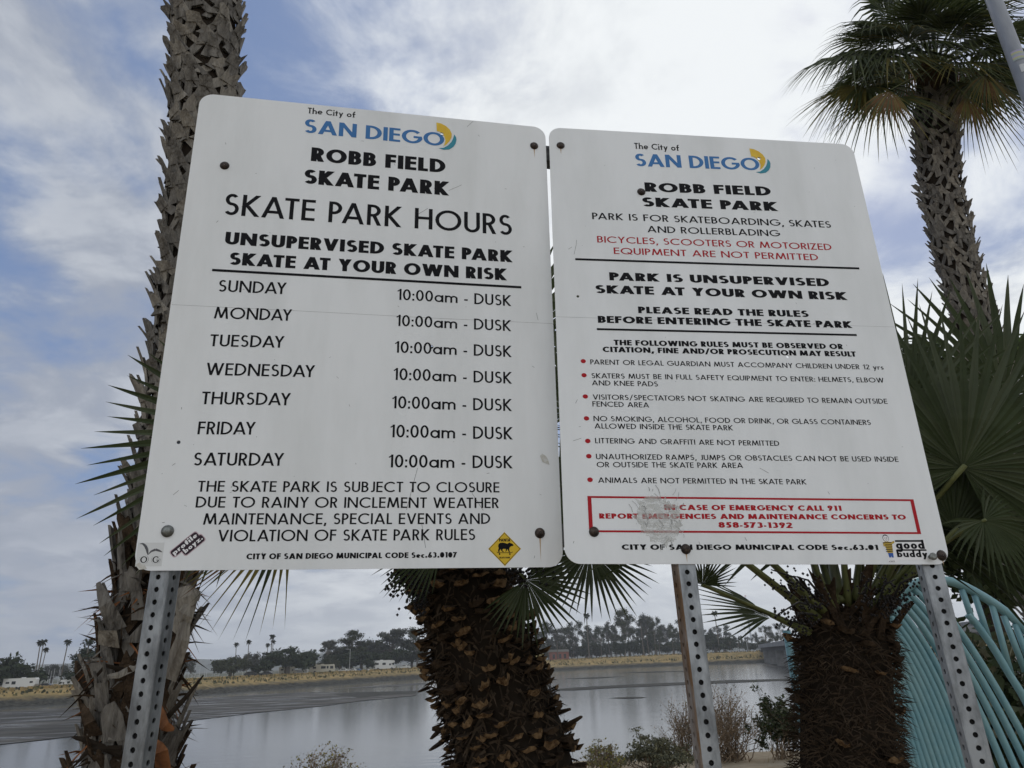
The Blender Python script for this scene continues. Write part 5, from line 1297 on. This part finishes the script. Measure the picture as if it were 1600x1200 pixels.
for i, (px, top, base, Y, lab) in enumerate(((64, 1003, 1062, 230, 'taller of two close palms above the far left dome tree'), (69, 1002, 1062, 236, 'second of two close palms above the far left dome tree'), (75, 1014, 1062, 240, 'short palm right of the close pair at far left'), (107, 1002, 1066, 225, 'lone slim palm between the two dark trees at far left'),
    (290, 1000, 1050, 300, 'palm just right of the grey palm trunk, taller'), (289, 1008, 1050, 290, 'palm just right of the grey palm trunk, shorter'), (370, 1006, 1045, 300, 'left of two palms above the olive dome tree'), (389, 1002, 1045, 305, 'right of two palms above the olive dome tree'), (419, 1007, 1043, 330, 'lowest of three palms beside the big dark dome'), (425, 994, 1043, 330, 'highest of three palms beside the big dark dome'), (427, 1002, 1043, 340, 'middle of three palms beside the big dark dome'), (493, 1016, 1040, 360, 'small palm just right of the big dark dome'),
    (836, 985, 1020, 430, 'palm at the left end of the wood across the river'), (919, 961, 1020, 430, 'palm standing above the wood between the leaf points'), (1004, 969, 1020, 430, 'palm at the gap in the wood across the river'), (1122, 957, 1020, 440, 'palm right of the middle post above the wood'))):
    p = far(px, Y); h = hgt(px, top, p); o = pp0 if i == 0 else dup(pp0, p, rotz=rnd(0, 6))
    o.location = p; o.scale = (h * 1.0,) * 3; o['label'] = 'slim palm, ' + lab

# vehicles
m_vw = mat('vehicle_white', (.62, .62, .60), rough=.35, spec=.5); m_vc = mat('vehicle_cream', (.50, .47, .38), rough=.4, spec=.5)
m_vg = mat('dark_glass', (.015, .018, .022), rough=.1, spec=.6); m_ty = mat('tyre', (.015, .015, .015), rough=.9); m_vd = mat('vehicle_dark', (.035, .036, .04), rough=.3, spec=.5); m_vb = mat('vehicle_blue', (.10, .17, .28), rough=.3, spec=.5)
def wheels(root, xs_, w, r):
    for x in xs_:
        for s in (-1, 1):
            b = MB(); b.tube([(x, s * w / 2 - .12, r), (x, s * w / 2 + .10, r)], r, 14); b.build('wheel', m_ty, root)
def bprism(mb, prof_, w):
    n = len(prof_); vs_ = [(x, -w / 2, z) for x, z in prof_] + [(x, w / 2, z) for x, z in prof_]
    mb.add(vs_, [tuple(range(n)), tuple(range(2 * n - 1, n - 1, -1))] + [(i, i + n, (i + 1) % n + n, (i + 1) % n) for i in range(n)])
def windows(root, rects, w):
    for (x0, z0, x1, z1) in rects:
        for s in (-1, 1):
            b = MB(); b.box(((x0 + x1) / 2, s * (w / 2 + .01), (z0 + z1) / 2), x1 - x0, .03, z1 - z0); b.build('window', m_vg, root)
def vehicle(name, label, cat, px, Y, length_px, style, paint, flip=1, group='vehicles parked on the far shore'):
    p = far(px, Y); root = thing(name, label, cat, (0, 0, 0), group); w = 2.3 if style in ('coach', 'trailer', 'cabover') else 1.8
    b = MB()
    if style == 'coach':
        L = 9.5; bprism(b, [(-L / 2, .5), (L / 2 - .1, .5), (L / 2, 1.3), (L / 2 - .25, 2.9), (L / 2 - .5, 3.1), (-L / 2 + .15, 3.1), (-L / 2, 2.9)], w); wheels(root, (-2.6, 3.2), w, .45)
        windows(root, [(-3.5, 1.7, -2.2, 2.4), (-.3, 1.6, 1.5, 2.5), (1.9, 1.6, 2.6, 2.5), (3.2, 1.5, 4.4, 2.5)], w); b.box((0, 0, 3.2), 1.2, .8, .25); b.box((-2.4, 0, 3.18), .7, .6, .2)
    elif style == 'trailer':
        L = 8.2; bprism(b, [(-L / 2, .6), (L / 2 - .6, .6), (L / 2, 1.3), (L / 2, 2.6), (L / 2 - .25, 2.95), (-L / 2, 2.95)], w); wheels(root, (-.5, .5), w, .38)
        windows(root, [(-3.4, 1.6, -2.5, 2.1), (-1.9, 1.4, -.9, 2.2), (2.6, 1.6, 3.4, 2.1)], w); b.box((.5, 0, 3.05), .9, .8, .22); b.box((2.2, 0, 1.55), 1.0, w + .04, .06)
    elif style == 'cabover':
        L = 7.2; bprism(b, [(-L / 2, .5), (1.6, .5), (3.5, .55), (3.6, 1.2), (2.7, 1.45), (2.2, 2.1), (3.3, 2.3), (3.1, 2.95), (1.6, 3.1), (-L / 2, 3.05)], w); wheels(root, (-2.0, 2.5), w, .4)
        windows(root, [(-2.8, 1.7, -1.8, 2.3), (-.6, 1.6, .5, 2.3), (1.6, 1.45, 2.2, 2.0)], w); b.box((-1, 0, 3.15), .9, .7, .2); b.box((.4, 0, 1.25), 3.5, w + .04, .1)
    elif style == 'pickup':
        L = 5.4; bprism(b, [(-L / 2, .5), (L / 2, .5), (L / 2, 1.05), (1.3, 1.15), (.7, 1.75), (-.7, 1.78), (-.85, 1.15), (-L / 2, 1.15)], w); wheels(root, (-1.7, 1.7), w, .38); windows(root, [(-.6, 1.22, .05, 1.62), (.15, 1.22, .75, 1.6)], w)
    else:
        L = 4.5; bprism(b, [(-L / 2, .35), (L / 2, .35), (L / 2, .8), (1.2, .92), (.5, 1.42), (-1.1, 1.45), (-1.9, .95), (-L / 2, .9)], w); wheels(root, (-1.35, 1.35), w, .32); windows(root, [(-1.2, .95, -.35, 1.34), (-.25, .95, .6, 1.32)], w)
    b.build('body', paint, root)
    k = length_px * depth(p) / 1110 / L; root.scale = (k, k, k); root.location = p; root.rotation_euler = (0, 0, (0 if flip > 0 else PI) + math.atan2(p.x, p.y) * -.35)
    return root
vehicle('travel_trailer', 'long white trailer parked on the far shore at the far left', 'trailer', 46, 192, 46, 'trailer', m_vw)
vehicle('parked_car', 'dark car beside the long white trailer at far left', 'car', 86, 194, 23, 'car', m_vd)
vehicle('motorhome', 'white motorhome just left of the grey palm trunk', 'motorhome', 120, 200, 26, 'cabover', m_vw, -1)
vehicle('motorhome', 'white motorhome half behind the grey palm trunk', 'motorhome', 142, 202, 28, 'coach', m_vw)
vehicle('parked_car', 'pale car left of the long white trailer at the picture edge', 'car', 4, 188, 18, 'car', m_vw)
vehicle('motorhome', 'cream motorhome with cab bunk below the big dark dome tree', 'motorhome', 454, 292, 27, 'cabover', m_vc)
vehicle('travel_trailer', 'white camper trailer between the two cream motorhomes', 'trailer', 475, 296, 18, 'trailer', m_vw, -1)
vehicle('motorhome', 'long cream motorhome in front of the low olive tree', 'motorhome', 506, 300, 38, 'coach', m_vc)
vehicle('parked_car', 'white car right of the long cream motorhome', 'car', 540, 312, 16, 'car', m_vw)
vehicle('parked_car', 'pale hatchback among the cars below the lamp post', 'car', 552, 316, 14, 'car', m_vw, -1)
vehicle('parked_car', 'blue car among the cars below the bushy tree', 'car', 562, 318, 13, 'car', m_vb)
vehicle('parked_car', 'small pale car left of the white camper', 'car', 576, 320, 10, 'car', m_vw)
vehicle('motorhome', 'white motorhome with cab bunk below the bare topped tree', 'motorhome', 602, 326, 34, 'cabover', m_vw)
vehicle('pickup_truck', 'white pickup truck beside the brown palm trunk across the river', 'truck', 632, 332, 20, 'pickup', m_vw)
vehicle('parked_car', 'dark car parked below the masts at left', 'car', 398, 288, 22, 'car', m_vd)
vehicle('parked_car', 'dark car under the olive dome tree', 'car', 420, 290, 20, 'car', m_vd, -1)
# marina
def boat():
    root = thing('sailboat', 'white sailboat', 'boat', (0, 0, 0), 'boats moored in the marina'); b = MB()
    st = [(-4.5, 1.1, .9), (-2, 1.5, 1.0), (1.5, 1.4, 1.05), (3.6, .8, 1.15), (4.8, .06, 1.3)]; vs_ = []
    for x, w, z in st: vs_ += [(x, -w, z), (x, -w * .6, 0), (x, w * .6, 0), (x, w, z)]
    b.add(vs_, [(i * 4 + k, i * 4 + k + 1, i * 4 + k + 5, i * 4 + k + 4) for i in range(4) for k in range(3)] + [(i * 4 + 3, i * 4, i * 4 + 4, i * 4 + 7) for i in range(4)] + [(0, 3, 2, 1)]); b.build('hull', m_vw, root)
    b = MB(); bprism(b, [(-2.2, 1.0), (1.6, 1.0), (1.0, 1.6), (-2.2, 1.65)], 1.5); b.build('cabin', m_vw, root)
    b = MB(); b.tube([(.6, 0, 1), (.6, 0, 12)], [.11, .08], 7); b.tube([(.6, 0, 2.2), (-3.4, 0, 2.3)], .1, 6); b.tube([(.6, -.9, 7), (.6, .9, 7)], .05, 5); b.build('mast', mat('mast_grey', (.5, .5, .5), rough=.5), root); return root
bt = boat()
random.seed(5)
for i, (px, top) in enumerate(((291, 1044), (296, 1042), (301, 1037), (310, 1035), (317, 1029), (324, 1040), (336, 1033), (347, 1031), (360, 1036), (384, 1027), (400, 1030), (84, 1046), (88, 1048), (94, 1044), (100, 1042), (104, 1046), (329, 1042), (306, 1041), (341, 1042), (389, 1034))):
    Y = 345 if px > 200 else 290; p = far(px, Y + rnd(-8, 8)); p.z -= .8; h = hgt(px, top, p); o = bt if i == 0 else dup(bt, p); o.location = p; o.rotation_euler = (0, 0, rnd(-1.2, 1.2) + 1.2); s = h / 12; o.scale = (max(.7, s), max(.7, s), s)
    o['label'] = 'white sailboat with bare mast moored ' + ('behind the dark trees at far left' if px < 200 else 'between the grey palm and olive dome tree' if px < 350 else 'just left of the big dark dome tree')
# lamp posts
def lamp_post(label, px, top, Y):
    p = far(px, Y); h = hgt(px, top, p); root = thing('lamp_post', label, 'lamp post', p); b = MB()
    b.tube([p, p + Vector((0, 0, h))], [.14, .09], 8); b.tube([p + Vector((0, 0, h * .97)), p + Vector((-.9, 0, h))], .06, 6); b.build('pole', mat('lamp_grey', (.34, .34, .34), rough=.6), root)
    b = MB(); b.box(p + Vector((-1.2, 0, h)), .8, .3, .16); b.build('lamp_head', mat('lamp_grey', (.3, .3, .3)), root)
lamp_post('pale lamp post in front of the tall gappy trees across the river', 548, 1014, 305)
lamp_post('pale lamp post left of the grey palm trunk on the far shore', 143, 1031, 200)
lamp_post('pale lamp post by the far end of the bridge', 1166, 978, 372)
lamp_post('pale lamp post at the left end of the far wood', 835, 1003, 420)
# buildings among the trunks
def shed(label, px, Y, wpx, top, wallm, roofm):
    p = far(px, Y); h = hgt(px, top, p); w = wpx * depth(p) / 1110; root = thing('park_building', label, 'building', p); b = MB(); b.box(p + Vector((0, 0, h * .4)), w, 5, h * .8); b.build('wall', wallm, root)
    b = MB(); n = [(-w * .54, h * .78), (w * .54, h * .78), (w * .5, h), (-w * .5, h)]; vs_ = [p + Vector((x, -3, z)) for x, z in n] + [p + Vector((x, 3, z)) for x, z in n]; b.add(vs_, [(0, 1, 2, 3), (7, 6, 5, 4)] + [(i, i + 4, (i + 1) % 4 + 4, (i + 1) % 4) for i in range(4)]); b.build('roof', roofm, root)
    for k in (-.28, .05, .3):
        b = MB(); b.box(p + Vector((w * k, -2.52, h * .38)), w * .12, .06, h * .4); b.build('window', m_vg, root)
shed('yellow hut at the left end of the far wood', 842, 415, 12, 1018, mat('yellow_wall', (.36, .30, .10), rough=.8), mat('grey_roof', (.2, .2, .19), rough=.9))
shed('red brown park building behind the gum trunks', 872, 432, 30, 1015, mat('red_wall', (.22, .085, .06), rough=.85), mat('grey_roof', (.2, .2, .19), rough=.9))
# bridge
BR = thing('road_bridge', 'low grey concrete road bridge crossing the river at right', 'bridge', (122, 372, 0))
m_con = mat('concrete', (.25, .25, .25), rough=.9, vary=((.17, .17, .17), .4, .65), scale=.4); m_cond = mat('concrete_dark', (.12, .12, .12), rough=.95, vary=((.08, .08, .08), .4, .65), scale=.4)
A_, B_ = Vector((124, 378, 0)), Vector((50, 90, 0)); d = (B_ - A_); L = d.length; d.normalize(); sd = Vector((-d.y, d.x, 0)); rot = Matrix((d, sd, Vector((0, 0, 1)))).transposed(); mid = (A_ + B_) / 2
b = MB(); b.box(mid + Vector((0, 0, 3.0)), L, 13, .7, rot); b.build('deck', m_con, BR)
b = MB(); b.box(mid + Vector((0, 0, 2.0)), L - .5, 10.5, 1.3, rot); b.build('girder', m_cond, BR)
for s in (-1, 1):
    b = MB(); b.box(mid + sd * s * 6.3 + Vector((0, 0, 3.75)), L, .3, .8, rot); b.build('railing', m_con, BR)
for k in range(7):
    q = A_ + d * (18 + k * 40); b = MB(); b.box(q + Vector((0, 0, -1.7)), 1.6, 11, 6.1, rot); b.build('pier', m_con, BR)
q = A_ + Vector((0, 0, -1)); b = MB(); b.box(q + Vector((6, 14, -.4)), 30, 16, 6, rot); b.build('abutment', m_cond, BR)
# observation tower far off
p = far(1174, 800, 0); h = hgt(1174, 929, p); TW = thing('observation_tower', 'slim pale blue tower far off beyond the trees at right', 'tower', p); b = MB()
b.tube([p, p + Vector((0, 0, h * .9))], 1.0, 10); b.build('mast', mat('tower_white', (.5, .52, .55), rough=.6), TW); b = MB(); b.tube([p + Vector((0, 0, h * .83)), p + Vector((0, 0, h * .90)), p + Vector((0, 0, h * .95))], [1.9, 2.2, .9], 14); b.build('cabin', mat('tower_blue', (.16, .24, .36), rough=.5), TW)
b = MB(); b.tube([p + Vector((0, 0, h * .93)), p + Vector((0, 0, h * .985))], [.25, .25], 6); b.box(p + Vector((.6, 0, h * .98)), 1.8, .15, .9); b.build('flag', mat('flag_pink', (.5, .25, .25), rough=.7), TW)
# hills
b = MB(); b.smooth = True; V_ = []; n_ = 90
for i in range(n_):
    x = -2200 + i * 4200 / (n_ - 1); Y = 1700
    hh = 34 + 14 * noise.noise((x * .0016, 0, 3)) + 7 * noise.noise((x * .006, 0, 8)); hh *= .55 + .45 * sm((400 - x) / 900)
    V_ += [(x, Y, -2), (x, Y + 120, hh * .55), (x, Y + 300, hh), (x, Y + 700, -2)]
b.add(V_, [(i * 4 + k, (i + 1) * 4 + k, (i + 1) * 4 + k + 1, i * 4 + k + 1) for i in range(n_ - 1) for k in range(3)])
kind(b.build('hills', mat('hill_scrub', (.07, .075, .06), rough=1, spec=.05, vary=((.12, .12, .11), .45, .6), scale=.02)), 'structure')
# rough scrub of grass along the far bank
b = MB(); random.seed(3)
for i in range(15000):
    k = random.randrange(30, len(bank) - 30); p = bank[k]; d = (bank[k + 1] - bank[k - 1]).normalized(); nr = Vector((-d.y, d.x)); o = rnd(7, 24); q = p + nr * o + d * rnd(-1, 1); zt = ztop(p)
    z = min(ZW + 2.1 + (o - 7) * .3, zt - .1); s = rnd(.25, .75); b.cur = random.choice((0, 0, 0, 1, 2)) if o > 9 else random.choice((1, 2, 2))
    t = Vector((d.x, d.y, 0)) * s * .5; c = Vector((q.x, q.y, z))
    b.add([c - t, c + t, c + t * rnd(.2, .8) + Vector((rnd(-.2, .2), 0, s)), c - t * rnd(.2, .9) + Vector((rnd(-.2, .2), 0, s * rnd(.7, 1.1)))], [(0, 1, 2, 3)])
kind(b.build('bank_grass', [mat('golden_grass', (.37, .265, .115), rough=.95, spec=.05, vary=((.24, .18, .08), .4, .6), scale=.3), mat('olive_scrub', (.14, .13, .06), rough=.95, spec=.05), mat('dark_scrub', (.055, .058, .032), rough=.95, spec=.05)]), 'stuff', 'golden dry grass and scrub along the far river bank', 'grass')
# ------------------------------------------------------------------ thin haze over the far shore
HAZE = 0.00025
if HAZE:
    b = MB(); b.box((0, 1150, 40), 5200, 3300, 96)
    mh = bpy.data.materials.new('haze'); mh.use_nodes = True; th = mh.node_tree; th.nodes.clear()
    vo = th.nodes.new('ShaderNodeVolumePrincipled'); vo.inputs['Color'].default_value = (.86, .90, .96, 1); vo.inputs['Density'].default_value = HAZE; vo.inputs['Anisotropy'].default_value = .2
    ou = th.nodes.new('ShaderNodeOutputMaterial'); th.links.new(vo.outputs[0], ou.inputs['Volume'])
    kind(b.build('haze', mh), 'stuff', 'thin pale sea haze lying over the river and far shore', 'haze')
    scene.cycles.volume_bounces = 1
